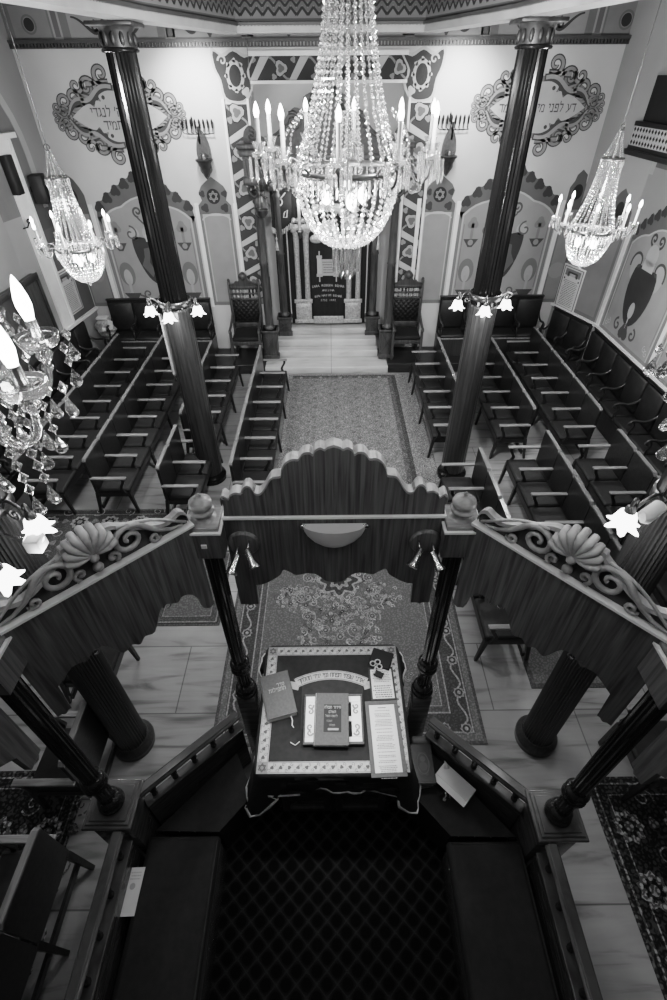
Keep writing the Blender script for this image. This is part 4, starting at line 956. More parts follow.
# ------------------------------------------------------------------ pews
PW = .525
_pew = {}
def pew(n, loc, rz, label, group='rows of wooden pews'):
    """row of n seats: backs along local x=0, seats towards +x, seats follow +y"""
    if n in _pew: return dup(_pew[n], label, loc, rz)
    t = thing('pew', label, 'pew', loc, rz, group); _pew[n] = t
    for i in range(n):
        y0 = i * PW; m = MB()
        m.prism([(y0 + .006, .36), (y0 + PW - .006, .36), (y0 + PW - .006, .915), (y0 + PW - .03, .93), (y0 + .03, .93), (y0 + .006, .915)], -.016, .016, Matrix(((0, 1, 0, 0), (1, 0, 0, 0), (0, 0, 1, 0), (0, 0, 0, 1))) @ Matrix.Identity(4))
        b = m.build('backrest', 'pew', t)
        m = MB(); R_ = [[(-.022, y, z - .02), (.022, y, z - .02), (.022, y, z), (-.022, y, z)] for y, z in ((y0 + .004, .926), (y0 + .03, .95), (y0 + PW - .03, .95), (y0 + PW - .004, .926))]
        m.rings(R_, True, True, smooth=False); m.build('top_rail', 'pewtop', b)
        m = MB(); m.box(.03, .455, y0 + .012, y0 + PW - .012, .385, .445, .025); m.build('seat', 'seat', t)
    m = MB(); m.box(.41, .445, .03, n * PW - .03, .30, .385).box(-.012, .012, .01, n * PW - .01, .10, .16).box(.0, .42, .02, .05, .31, .385).box(.0, .42, n * PW - .05, n * PW - .02, .31, .385); m.build('seat_frame', 'pew', t)
    for i in range(n + 1):
        y = i * PW; m = MB(); m.box(-.01, .47, y - .028, y + .028, .63, .658, .008); a = m.build('armrest', 'arm', t)
        m = MB(); R_ = [[(x - .02, y - .014, z), (x + .02, y - .014, z), (x + .02, y + .014, z), (x - .02, y + .014, z)] for x, z in smooth_pts([(.42, .632), (.415, .58), (.38, .52), (.36, .46), (.40, .38)], 3)]; m.rings(R_[::-1], True, True, smooth=False); m.build('arm_support', 'pew', a)
    for i in (range(0, n + 1, 2) if n % 2 == 0 else [0] + list(range(1, n + 1, 2))):
        y = min(max(i * PW, .03), n * PW - .03)
        for x0, x1 in ((.43, .475), (.0, -.07)):
            m = MB(); m.rings([[(x - w, y - w, z), (x + w, y - w, z), (x + w, y + w, z), (x - w, y + w, z)] for x, z, w in ((x1, 0, .015), (x0, .385, .024))], True, True, smooth=False); m.build('leg', 'pew', t)
    return t
pew(7, (-1.31, 5.02, 0), 0, 'pew row left of the centre aisle, directly beside the aisle carpet')
pew(5, (-2.25, 6.30, 0), 0, 'second pew row left of the aisle, far section behind the column')
pew(2, (-2.235, 4.955, 0), 0, 'short two-seat pew section in front of the left far column')
pew(8, (-3.24, 5.13, 0), 0, 'third pew row left of the aisle, with long stepped back rail')
pew(8, (-4.14, 5.10, 0), 0, 'fourth pew row left of the aisle, nearest the left wall bench')
pew(5, (2.03, 9.0, 0), PI, 'first pew row right of the aisle, far section before the throne')
pew(5, (1.975, 5.37, 0), PI, 'first pew row right of the aisle, near section ending beside the rug')
pew(5, (3.03, 8.97, 0), PI, 'second pew row right of the aisle, far section behind the column')
pew(5, (3.01, 5.77, 0), PI, 'second pew row right of the aisle, near section')
pew(6, (4.0, 9.44, 0), PI, 'third pew row right of the aisle, far section beside the wall bench')
pew(5, (4.02, 5.78, 0), PI, 'third pew row right of the aisle, near section behind the lit sconce')
pew(1, (-2.57, 2.33, 0), 0, 'single-seat pew just behind the thick left column')
pew(1, (-1.985, 1.92, .016), PI, 'single-seat pew on the dark runner below the left pedestal post')
pew(5, (-1.985, 1.03, .016), PI, 'pew row turned to the left wall, beside the marble strip')
pew(1, (2.93, 1.93, .016), PI, 'single-seat pew on the dark runner right of the right pedestal post')

# upholstered benches along the walls
def wall_bench(n, loc, rz, label, front=True, pw=.525):
    """backs along local x=0, seats to +x, seats along +y"""
    t = thing('wall_bench', label, 'bench', loc, rz, 'upholstered benches along the walls'); L = n * pw
    m = MB(); m.box(.0, .05, 0, L, 0, 1.08); m.build('back_frame', 'pew', t)
    m = MB(); m.box(-.005, .075, -.01, L + .01, 1.08, 1.105, .008); m.build('top_rail', 'pew', t)
    m = MB(); m.box(.05, .44, 0, L, .0, .36) if front else m.box(.05, .40, 0, L, .02, .36); m.build('seat_box', 'clad', t)
    m = MB(); m.box(.42, .445, 0, L, .36, .385); m.build('front_edge', 'arm', t) if front else m.build('front_edge', 'pew', t)
    for i in range(n):
        m = MB(); m.box(.05, .115, i * pw + .02, (i + 1) * pw - .02, .48, 1.05, .03); m.build('back_cushion', 'bench', t)
        m = MB(); m.box(.08, .44, i * pw + .015, (i + 1) * pw - .015, .37, .45, .03); m.build('seat_cushion', 'bench', t)
    for i in range(n + 1):
        y = min(max(i * pw, .025), L - .025)
        m = MB(); m.tube([(x, y, z) for x, z in smooth_pts([(.06, .78), (.14, .70), (.26, .66), (.38, .68), (.45, .67), (.475, .63), (.45, .60)], 3)], .021, 6)
        a = m.build('armrest', 'pew' if front else 'clad', t)
        m = MB(); m.tube([(x, y, z) for x, z in smooth_pts([(.42, .66), (.39, .58), (.42, .5), (.41, .42)], 3)], .018, 6); m.build('arm_support', 'pew', a)
    return t
wall_bench(4, (-4.56, 10.21, .2), -PI / 2, 'upholstered bench along the back wall left of the left throne')
wall_bench(4, (2.24, 10.21, .2), -PI / 2, 'upholstered bench along the back wall right of the right throne')
cs_ = wall_bench(2, (4.63, 10.12, 0), PI + .345, 'short dark bench across the right corner under the hanging notice', False); cs_.scale = (.66, 1., 1.)
wall_bench(9, (-5.03, 5.0, 0), 0, 'dark curved-arm bench along the left wall under the notice', False)
wall_bench(9, (5.03, 9.0, 0), PI + .005, 'dark curved-arm bench along the right wall under the oval painted crest', False)

# thrones either side of the steps
def throne(loc, label):
    t = thing('throne_chair', label, 'chair', loc, 0, 'high-backed chairs beside the ark steps'); w = .29
    for s in (-1, 1):
        m = MB(); m.box(s * w - .028, s * w + .028, .0, .05, .0, 1.42, .006); m.sphere((s * w, .025, 1.44), .03, 8, 6); m.build('back_post', 'arkwood', t)
        m = MB(); m.rings([[(s * (w - .0) + x, -.52 + y, z) for x, y in ((-.026 * k, -.026 * k), (.026 * k, -.026 * k), (.026 * k, .026 * k), (-.026 * k, .026 * k))] for z, k in ((0, .7), (.2, 1.1), (.42, 1), (.62, .9))], True, True, smooth=False); m.build('leg', 'arkwood', t)
        m = MB(); m.tube([(s * (w + .02 * 0), y, z) for y, z in smooth_pts([(.0, .80), (-.15, .74), (-.35, .68), (-.5, .66), (-.57, .65), (-.59, .61)], 3)], .026, 7); m.build('armrest', 'arkwood', t)
    for y0, y1, z0, z1 in ((-.53, -.49, .33, .42), (.0, .04, .50, .60), (.0, .04, 1.06, 1.10), (.0, .04, 1.17, 1.20), (.0, .04, 1.27, 1.33)): m = MB(); m.box(-w, w, y0, y1, z0, z1, .005); m.build('rail', 'arkwood', t)
    m = MB(); m.box(-w + .02, w - .02, -.54, .0, .40, .50, .04); m.build('seat', 'black', t)
    m = MB(); m.box(-w + .03, w - .03, .0, .03, .62, 1.06, .01); m.build('backrest', 'tuft', t)
    m = MB()
    for i in range(7):
        for z0, z1 in ((1.10, 1.17), (1.20, 1.27)): m.lathe([(.01, z0), (.02, (z0 + z1) / 2), (.01, z1)], 8, Matrix.Translation((-w + .08 + i * (2 * w - .16) / 6, .02, 0)))
    m.build('spindle', 'candle', t)
    pr = [(-w, 1.33)] + smooth_pts([(-w, 1.37), (-.2, 1.38), (-.16, 1.42), (-.10, 1.42), (-.08, 1.47), (-.085, 1.53), (0, 1.60), (.085, 1.53), (.08, 1.47), (.10, 1.42), (.16, 1.42), (.2, 1.38), (w, 1.37)], 3) + [(w, 1.33)]
    m = MB(); m.prism(pr[::-1], .0, .04); m.lathe([(.06, .0), (.05, .015), (.02, .02)], 16, Matrix.Translation((0, .0, 1.50)) @ Matrix.Rotation(PI / 2, 4, 'X')); m.build('crest', 'arkwood', t)
    return t
T1 = throne((-1.74, 10.15, .2), 'carved high-backed chair left of the ark steps')
dup(T1, 'carved high-backed chair right of the ark steps', (1.55, 10.15, .2), 0)

# ------------------------------------------------------------------ rugs
def rug(name, x0, x1, y0, y1, mat, label, bands, art=None, z=0.0):
    A = Art((0, 0, z), (1, 0, 0), (0, 1, 0), .0008)
    A.shade = .1; MB.box(A, x0, x1, y0, y1, z, z + .0075)
    for k, (ins, sh) in enumerate(bands): A.rect(x0 + ins, x1 - ins, y0 + ins, y1 - ins, sh, 9 + k)
    if art: art(A, 9 + len(bands))
    return tag(A.build(name, mat), label, 'rug')
rr = random.Random(11)
def rosette(A, x, y, r, l, a, b, c, n=8):
    A.fill([(x + r * (1 if k % 2 == 0 else .78) * math.cos(k * PI / n), y + r * (1 if k % 2 == 0 else .78) * math.sin(k * PI / n)) for k in range(2 * n)], a, l)
    A.disc(x, y, r * .62, b, l + 1, n=12); A.disc(x, y, r * .3, c, l + 2, n=10)
def medallion(A, l):
    cx, cy = .07, 3.62
    # pale cloud of flowers round a dark centre, mirrored left and right
    for s in (-1, 1):
        A.mx = 1
        for k in range(430):
            a = rr.uniform(-PI / 2, PI / 2) ; d = rr.random() ** .5; x = cx + s * d * .78 * math.cos(a); y = cy + d * .88 * math.sin(a) 
            lob = .8 + .2 * math.cos(6 * a)
            if d > lob: continue
            r = rr.uniform(.014, .034); sh = rr.choice((.46, .56, .40, .10, .32))
            if rr.random() < .5: rosette(A, x, y, r, l, sh, sh * .5, .4, 5)
            else: A.ribbon(spiral(x, y, r * 1.5, rr.uniform(0, 6), rr.choice((-1.2, 1.2)), 12), .012, .006, sh, l)
        for k in range(5):
            a = -1.2 + k * .6; x, y = cx + s * .45 * math.cos(a), cy + .5 * math.sin(a); A.ribbon(spiral(x, y, .10, a, 1.2 * (1 if k % 2 else -1), 16), .014, .008, .38, l + 4); rosette(A, x, y, .045, l + 4, .30, .09, .36, 6)
        for k in range(26):
            x = cx + s * rr.uniform(.1, .95); y = rr.choice((rr.uniform(2.2, 2.8), rr.uniform(4.3, 4.8))); rosette(A, x, y, rr.uniform(.02, .04), l, .28, .1, .34, 5)
    for r, sh in ((.24, .36), (.2, .07), (.13, .3), (.08, .06), (.03, .4)): A.fill([(cx + r * (1 + .18 * math.cos(8 * u)) * math.cos(u), cy + .25 + r * (1 + .18 * math.cos(8 * u)) * math.sin(u)) for u in [i * PI / 32 for i in range(64)]], sh, l + 3 + int(30 * (.25 - r)))
    rosette(A, cx, cy - .78, .075, l + 3, .38, .08, .4, 6); rosette(A, cx, cy - .55, .05, l, .3, .1, .4, 6)
    for x in (-.97, 1.25):                                     # border flowers
        for k in range(9): rosette(A, x, 2.05 + k * .36, .062, l, .30, .07, .36, 8); A.ribbon(bez((x, 2.1 + k * .36), (x + .11, 2.18 + k * .36), (x - .11, 2.3 + k * .36), (x, 2.38 + k * .36), 10), .018, .018, .32, l)
    for k in range(7): rosette(A, -.75 + k * .3, 2.06, .055, l, .30, .07, .36, 8)
rug('medallion_rug', -1.16, 1.42, 1.91, 5.0, 'rug_med', 'floral rug with pale medallion between the front valance and the table', [(.03, .17), (.09, .10), (.10, .30), (.115, .075), (.29, .30), (.305, .10), (.36, .30), (.37, .15)], medallion)
def aisle_art(A, l):
    x0, x1, y0, y1 = -.88, 1.66, 5.02, 9.36
    for k in range(13): rosette(A, 1.48, 5.15 + k * .34, .05, l, .26, .07, .3, 6)
    for i in range(10):
        for j in range(24): 
            A.leaf(-.72 + i * .2 + (.1 if j % 2 else 0), 5.3 + j * .17, .045, (i + j) * .8, .21 if (i + j) % 2 else .12, l)
def aisle():
    A = Art((0, 0, 0), (1, 0, 0), (0, 1, 0), .0008); A.shade = .12; MB.box(A, -.88, 1.66, 5.02, 9.36, 0, .0075)
    for k, (a, b, c, d, sh) in enumerate(((-.88, 1.66, 5.02, 9.36, .15), (-.86, 1.64, 5.04, 9.34, .19), (-.80, 1.31, 5.06, 9.30, .06), (-.80, 1.23, 5.08, 9.25, .09), (-.80, 1.15, 5.1, 9.17, .165))): A.rect(a, b, c, d, sh, 9 + k)
    aisle_art(A, 14); return tag(A.build('aisle_carpet', 'rug_aisle'), 'pale patterned carpet in the centre aisle leading to the ark steps', 'carpet')
aisle()
def runner_art(x0, x1, y0, y1):
    def f(A, l):
        xs = [x0 + .22 + .42 * i for i in range(int((x1 - x0 - .3) / .42) + 1)]; n = int((y1 - y0 - .3) / .42)
        for k in range(n + 1):
            for i, x in enumerate(xs):
                y = y0 + .22 + k * .42; rosette(A, x, y, .13, l, .26, .03, .2, 9)
                for q in range(8): A.disc(x + .075 * math.cos(q * PI / 4), y + .075 * math.sin(q * PI / 4), .018, .24, l + 3, n=6)
                A.ribbon(spiral(x + .21, y + .21, .09, k + i, 1.3, 16), .016, .01, .24, l); A.leaf(x + .21, y + .02, .05, k, .18, l)
    return f
RB = [(.02, .05), (.05, .22), (.065, .04), (.14, .22), (.15, .035)]
rug('runner_rug', -4.7, -2.19, -1.5, 1.72, 'rug_dark', 'dark patterned runner on the floor left of the marble strip', RB, runner_art(-4.7, -2.19, -1.5, 1.72))
rug('runner_rug', 2.2, 4.7, -1.5, 1.62, 'rug_dark', 'dark patterned runner on the floor right of the marble strip', RB, runner_art(2.2, 4.7, -1.5, 1.62))
rug('floor_rug', -4.6, -2.12, 3.9, 5.22, 'rug_med', 'dark floral rug across the near ends of the left pews', [(.03, .05), (.10, .16), (.115, .06), (.24, .16), (.25, .08)], runner_art(-4.6, -2.12, 3.9, 5.22))
rug('floor_rug', -2.10, -1.30, 3.24, 4.4, 'rug_med', 'small floral rug on the marble left of the medallion rug', [(.02, .06), (.04, .24), (.055, .09), (.12, .24), (.13, .13)])
rug('floor_rug', 2.0, 3.0, 2.45, 4.9, 'rug_med', 'plain grey patterned rug behind the thick right column', [(.02, .10), (.05, .15)])

# ------------------------------------------------------------------ the ark
t = thing('torah_ark', 'carved wooden ark canopy with four slender pillars above the marble steps', 'ark', (CX, 9.85, 0))
def pillar(x, y, z0, zp, zt, r):
    m = MB(); m.box(x - r * 1.75, x + r * 1.75, y - r * 1.75, y + r * 1.75, z0, zp, .006).box(x - r * 2.1, x + r * 2.1, y - r * 2.1, y + r * 2.1, zp - .05, zp, .006).box(x - r * 2.0, x + r * 2.0, y - r * 2.0, y + r * 2.0, z0, z0 + .09, .006)
    for s in (-1, 1): m.tube([(x + s * r * 1.3, y - r * 1.78, z0 + .15), (x, y - r * 1.82, (z0 + zp) / 2 + .03), (x + s * r * 1.2, y - r * 1.78, zp - .1)], .012, 5)
    p = m.build('pedestal', 'arkwood', t)
    m = MB(); m.lathe([(r * 1.35, zp), (r * 1.4, zp + .03), (r * 1.05, zp + .06), (r, zp + .1), (r * .92, (zp + zt) / 2), (r * 1.05, (zp + zt) / 2 + .02), (r * .92, (zp + zt) / 2 + .06), (r * .86, zt - .2), (r * 1.2, zt - .16), (r * .9, zt - .12), (r * 1.5, zt)], 20, Matrix.Translation((x, y, 0))); m.build('pillar', 'arkwood', t)
for s in (-1, 1):
    pillar(s * 1.205, 0, .19, .80, 3.2, .082)
    pillar(s * .93, .58, .45, .85, 3.2, .075)
m = MB()
for s in (-1, 1):
    m.box(s * 1.0, s * 1.40, -.16, .30, 3.30, 3.42, .01).box(s * 1.02, s * 1.38, -.13, .3, 3.42, 3.70).box(s * .98, s * 1.42, -.18, .30, 3.70, 3.80, .012).box(s * .95, s * 1.45, -.21, .3, 3.80, 3.88, .015)
    for k in range(6): x = s * (1.05 + k * .06); m.box(x - .018, x + .018, -.155, -.13, 3.45, 3.67)
m.box(-1.0, 1.0, -.02, .3, 3.20, 3.33, .01).box(-1.0, 1.0, .02, .3, 3.33, 3.62).box(-1.0, 1.0, -.04, .3, 3.62, 3.72, .012); m.build('entablature', 'arkwood', t)
for s in (-1, 1):
    m = MB(); m.tube([(s * x, -.16, z) for x, z in smooth_pts([(1.3, 3.3), (1.32, 3.22), (1.24, 3.14), (1.16, 3.2), (1.2, 3.27)], 3)], .03, 6)
    m.tube([(s * x, -.1, z) for x, z in smooth_pts([(1.2, 3.3), (1.12, 3.16), (1.02, 3.1)], 3)], .02, 6)
    m.build('bracket', 'carve', t)
top = smooth_pts([(-1.35, 3.88), (-1.33, 4.02), (-1.22, 4.10), (-1.1, 3.98), (-.95, 3.95), (-.75, 4.05), (-.62, 4.22), (-.5, 4.32), (-.38, 4.30), (-.34, 4.45), (-.2, 4.52), (-.12, 4.62), (0, 4.66)], 3)
P_ = [(-1.35, 3.72)] + top + [(-x, z) for x, z in top[::-1][1:]] + [(1.35, 3.72)]
m = MB(); m.prism(P_[::-1], .0, .06); cr = m.build('crest', 'carve', t)
for s in (-1, 1):
    m = MB()
    m.tube([(s * x, -.02, z) for x, z in spiral(.52, 4.14, .13, 1., 1.4, 20)], .028, 6).tube([(s * x, -.02, z) for x, z in spiral(1.2, 3.98, .08, 1., 1.3, 14)], .022, 6)
    m.tube([(s * x, -.02, z) for x, z in bez((1.0, 3.92), (.85, 3.9), (.75, 4.0), (.6, 4.1))], .03, 6)
    for k in range(5): m.sphere((s * (.28 - .05 * k * .6), -.02, 4.25 + .07 * k), .05, 8, 6)
    m.build('crest_scroll', 'arkwood', cr)
# curtains
m = MB()
def drape(m, x0, x1, z0, z1, y, n, amp):
    R0_, R1_ = [], []
    for i in range(n + 1):
        x = x0 + (x1 - x0) * i / n; d = amp * math.sin(i * 1.9); R0_.append((x, y + d, z0)); R1_.append((x, y + d * .6, z1))
    vs = R0_ + R1_; m._add(vs, [(i, i + 1, n + 1 + i + 1, n + 1 + i) for i in range(n)], True); return m
CY = 10.50
c = thing('ark_curtain', 'black embroidered curtain with silver columns and scroll in the ark', 'curtain', (CX, CY, 0))
m = MB(); drape(m, -1.03, 1.0, .64, 3.2, .02, 60, .008); m.build('curtain', 'black', c)
for s in (-1, 1):
    for x in (.79, .965): m = MB(); m.box(s * x - .012, s * x + .012, -.004, .0, .66, 3.1); m.build('braid', 'candle', c)
m = MB()
for s in (-1, 1):                                                # relief columns embroidered in silver
    x = s * .52
    m.box(x - .20, x + .20, -.05, .0, .66, .74, .01).box(x - .165, x + .165, -.045, .0, .74, 1.08, .015).box(x - .19, x + .19, -.05, 0, 1.08, 1.16, .012)
    for q in (-1, 1): m.lathe([(.055, 1.16), (.05, 1.9), (.06, 2.35), (.075, 2.42)], 12, Matrix.Translation((x + q * .095, -.01, 0)))
    m.box(x - .19, x + .19, -.05, 0, 2.42, 2.56, .012)
    for k in range(4): m.sphere((x - .12 + .08 * k, -.03, 2.62), .05, 8, 6)
m.box(-.32, .32, -.03, 0, .64, .80, .01)
m.build('silver_columns', 'silver', c)
m = MB()
for k in range(7):
    a = PI * k / 6; m.sphere((.36 * math.cos(a), -.03, 2.62 + .22 * math.sin(a)), .085, 10, 7, None, (1.2, .4, 1))
m.lathe([(.2, 0), (.17, .02), (.1, .03)], 20, Matrix.Translation((0, -.01, 2.4)) @ Matrix.Rotation(PI / 2, 4, 'X')).sphere((-.22, -.03, 2.30), .1, 12, 8, None, (1.3, .4, .8)); m.build('silver_swag', 'silver', c)
A = Art((0, -.012, 0), (1, 0, 0), (0, 0, 1), .0015)
for s in (-1, 1):
    A.fill([(s * .17 + q, z) for q, z in ((-.045, 1.62), (.045, 1.62), (.045, 2.0), (-.045, 2.0))], .42, 1).rect(s * .17 - .06, s * .17 + .06, 1.60, 1.66, .34, 2).rect(s * .17 - .055, s * .17 + .055, 1.95, 2.0, .36, 2).rect(s * .17 - .012, s * .17 + .012, 1.5, 1.6, .34, 0).rect(s * .17 - .012, s * .17 + .012, 2.0, 2.08, .34, 0).disc(s * .17, 2.3, .03, .34, 0, .05)
A.rect(-.14, .14, 1.62, 1.93, .34, 0).textlines(-.11, .11, 1.9, 1.66, 5, .12, 1, .35)
A.build('scroll_embroidery', 'cloth', c); A = Art((0, -.012, 0), (1, 0, 0), (0, 0, 1), .0015)
for z, tx, sz in ((1.43, 'SARA REBEKA BEHAR', .066), (1.33, 'ANISINA', .06), (1.23, 'BEN HAYIM BEHAR', .064), (1.13, '5752 1992', .06)):
    for k, ch in enumerate(tx):
        if ch != ' ': u = (k + .5) / len(tx) * 2 - 1; A.text(ch, u * len(tx) * sz * .30, z - .03 * u * u * (len(tx) > 10), sz, .42, 1)
A.build('lettering', 'cloth', c)
# short pelmet pieces with fringe and tassel
for s, lab in ((-1, 'dark embroidered pelmet with fringe and tassel left in the ark'), (1, 'dark embroidered pelmet with fringe and tassel right in the ark')):
    q = thing('curtain_pelmet', lab, 'pelmet', (CX + s * .86, CY - .10, 2.75))
    m = MB(); m.prism([(-.19, .42), (-.19, -.22), (-.1, -.27), (.05, -.25), (.15, -.12), (.2, .1), (.2, .42)] if s < 0 else [(-.2, .42), (-.2, .1), (-.15, -.12), (-.05, -.25), (.1, -.27), (.19, -.22), (.19, .42)], 0, .02); m.build('cloth', 'black', q)
    m = MB()
    for k in range(14):
        u = k / 13; x, z = [(-.19 + .05 * u * 14 / 3, -.22 - .01 * k) if k < 4 else (-.08 + (k - 4) * .03, -.27 + .0016 * (k - 4) ** 2.05)][0]; m.box(s * -x - .008, s * -x + .008, -.004, .01, z - .09, z)
    m.build('fringe', 'silver', q)
    A = Art((0, -.004, 0), (1, 0, 0), (0, 0, 1), .001); A.mx = -s
    A.ribbon(spiral(-.02, .2, .09, 2., 1.4), .03, .02, .4, 0).ribbon(bez((-.13, .36), (-.02, .3), (-.12, .1), (.1, .34)), .04, .02, .38, 0).line([(.06, .02), (.12, .06), (.1, -.06), (.04, -.06), (.06, .02)], .022, .4, 0); A.build('embroidery', 'cloth', q)
    m = MB(); m.lathe([(.04, -.62), (.035, -.52), (.018, -.45), (.025, -.42), (.006, -.38), (.006, -.25)], 10, Matrix.Translation((s * .12, -.01, 0))); m.build('tassel', 'silver', q)
for x, lab in ((-.57, 'lit white electric candle standing before the left silver column of the ark'), (.47, 'lit white electric candle before the right silver column, behind the great chandelier')):
    t = thing('electric_candle', lab, 'lamp', (x, 10.28, 2.50), 0, 'electric candles in the ark')
    m = MB(); m.lathe([(.02, -.14), (.05, -.06), (.075, -.02), (.06, .0)], 12); m.tube([(0, 0, -.1), (0, .1, -.16), (0, .2, -.1)], .012, 6); m.build('bracket', 'darkbrass', t)
    m = MB(); m.lathe([(.03, 0), (.03, .42)], 14); m.build('candle_tube', 'candle', t)
    m = MB(); m.lathe([(.012, .42), (.025, .46), (.018, .53), (.003, .58)], 12); m.build('bulb', 'bulb', t)
# hanging oil lamp, framed panels on the inner jambs
t = thing('hanging_lamp', 'brass oil lamp bowl on chains before the left side of the ark', 'lamp', (-1.17, 9.60, 2.93))
m = MB(); m.lathe([(.01, -.1), (.05, -.085), (.10, -.03), (.115, .03), (.12, .04), (.10, .035)], 20); m.build('bowl', 'darkbrass', t)
m = MB()
for k in range(3): a = 2 * PI * k / 3 + .4; m.tube([(.115 * math.cos(a), .115 * math.sin(a), .035), (0, 0, .75)], .005, 4)
m.tube([(0, 0, .75), (0, 0, 2.82)], .004, 4); m.build('chain', 'darkbrass', t)
for s, lab in ((-1, 'small dark framed panel beside the left ark pillar'), (1, 'small dark framed panel beside the right ark pillar')):
    t = thing('framed_notice', lab, 'picture frame', (s * 1.285 + .0, 10.55, 1.25))
    m = MB(); x = -s * .01
    m.box(x - .012, x + .012, -.14, -.11, -.3, .3).box(x - .012, x + .012, .11, .14, -.3, .3).box(x - .012, x + .012, -.14, .14, .27, .3).box(x - .012, x + .012, -.14, .14, -.3, -.27); m.build('frame', 'iron', t)
    m = MB(); m.box(x - .006, x + .006, -.115, .115, -.28, .28); m.build('sheet', 'tissue', t)

# bracket shelves and eight-branched lamps on the back wall
def bracket(x, z, label):
    t = thing('wall_bracket', label, 'wall bracket', (x, YW - .02, z))
    m = MB(); pr = smooth_pts([(0, -.36), (.06, -.28), (.10, -.22), (.09, -.12), (.12, .0), (.10, .16), (.05, .28), (0, .34), (-.05, .28), (-.10, .16), (-.12, 0), (-.09, -.12), (-.10, -.22), (-.06, -.28)], 2, True); m.prism(pr[::-1], -.04, .015); m.build('back_plate', 'carve', t)
    m = MB(); m.lathe([(.02, -.32), (.07, -.2), (.12, -.10), (.15, -.075), (.15, -.055)], 14, Matrix.Translation((0, -.08, 0))); m.build('shelf', 'carve', t)
    m = MB(); m.lathe([(.05, -.055), (.06, .0), (.03, .02), (.012, .03)], 12, Matrix.Translation((0, -.09, 0))); m.build('oil_cup', 'darkbrass', t); return t
bracket(-2.15, 3.68, 'carved wooden wall bracket left of the painted surround'); bracket(2.05, 3.70, 'carved wooden wall bracket right of the painted surround')
def menorah(x, z, label):
    t = thing('branched_lamp', label, 'lamp', (x, YW - .05, z))
    m = MB(); m.box(-.015, .015, -.01, .05, -.22, .02)
    for k in range(8):
        xx = (-.245 + .07 * k); m.tube([(xx, 0, -.01), (xx - .01, -.01, -.05), (xx + .02, -.01, -.075), (xx * .6, .0, -.085 - .0 * k)], .007, 5)
    m.tube([(-.17, 0, -.085), (.17, 0, -.085)], .007, 5); m.build('arm', 'iron', t)
    for k in range(8):
        m = MB(); xx = -.245 + .07 * k; m.lathe([(.008, -.01), (.014, .0), (.016, .05), (.02, .07), (.014, .10), (.003, .12)], 8, Matrix.Translation((xx, 0, 0))); m.build('bulb', 'iron', t)
    m = MB(); m.lathe([(.008, 0), (.016, .03), (.018, .1), (.003, .14)], 8, Matrix.Translation((-.07, -.04, .02))); m.build('bulb', 'iron', t)
    return t
menorah(-2.19, 4.05, 'eight-branched wall lamp above the left carved bracket'); menorah(2.07, 4.08, 'eight-branched wall lamp above the right carved bracket')

# notices, loudspeakers and a framed panel on the side walls
def notice(P, a, z, w, h, sgn, label):
    d = Vector((P[1][0] - P[0][0], P[1][1] - P[0][1], 0)).normalized(); p = Vector((P[0][0], P[0][1], 0)) + d * a; nrm = Vector((-sgn, 0, 0))
    ex_ = d if sgn > 0 else -d; ang = math.atan2(ex_.y, ex_.x)
    t = thing('notice_board', label, 'notice', (p.x - sgn * .012, p.y, z), ang)
    m = MB(); m.box(-w / 2, w / 2, -.008, .008, -h / 2, h / 2, .002); m.build('board', 'tissue', t)
    A = Art((0, -.0085, 0), (1, 0, 0), (0, 0, 1), .001)
    A.rect(-w * .46, w * .46, -h * .47, h * .47, .14, 0).rect(-w * .42, w * .42, -h * .45, h * .45, .55, 1).rect(-w * .36, w * .36, h * .27, h * .42, .16, 2)
    for q in (-1, 1): A.rect(q * w * .2 - .02, q * w * .2 + .02, h * .25, h * .36, .05, 3).disc(q * w * .34, h * .2, .018, .04, 3)
    A.rect(-w * .2, w * .2, h * .33, h * .37, .05, 3).rect(-w * .12, w * .12, h * .27, h * .33, .40, 3).textlines(-w * .36, w * .36, h * .18, -h * .42, 16, .12, 2, .42); A.build('printed_sheet', 'print', t); return t
notice(RW, .34, 1.50, .56, .80, 1, 'framed notice hanging on the right wall beside the corner')
notice(LL, .72, 1.64, .60, .78, -1, 'framed notice hanging on the left wall beside the white strip')
t = thing('loudspeaker', 'black loudspeaker mounted high on the left wall', 'loudspeaker', (-4.83, 9.58, 3.30), .25)
m = MB(); m.box(-.10, .10, -.15, .15, -.20, .20, .012); m.build('cabinet', 'speaker', t)
m = MB(); m.box(.1, .104, -.13, .13, -.18, .18).box(-.14, -.1, -.04, .04, -.04, .04); m.build('grille', 'black', t)
t = thing('loudspeaker', 'tall narrow black loudspeaker beside the white wall strip', 'loudspeaker', (-4.965, 9.12, 3.55))
m = MB(); m.box(-.06, .06, -.09, .09, -.26, .26, .01); m.build('cabinet', 'speaker', t)
t = thing('wall_cabinet', 'dark wooden framed cabinet front on the left wall behind the near candle bulbs', 'cabinet', (-5.06, 8.10, 1.10))
m = MB(); m.box(.0, .10, -.95, .62, 0, 1.12, .008); m.build('carcass', 'pew', t)
m = MB(); m.box(.10, .13, -.95, .62, 1.04, 1.14, .008).box(.1, .13, .54, .62, 0, 1.04).box(.1, .13, -.95, -.87, 0, 1.04); m.build('frame', 'clad', t)
m = MB(); m.box(.1, .108, -.87, .54, .02, 1.04); m.build('door', 'arkwood', t)
t = thing('wall_hook', 'small black scroll hook on the white strip of the left wall', 'hook', (-4.95, 8.9, 2.85))
m = MB(); m.tube([(-.03, 0, 0), (.05, 0, .02), (.09, 0, .08)] + [(.1 + x, 0, .1 + z) for x, z in spiral(0, 0, .04, 0, 1.2, 12)], .012, 5); m.build('scroll', 'iron', t)
t = thing('column_board', 'wood-edged notice board fixed to the left far column', 'board', (-2.06, 6.01, 1.46))
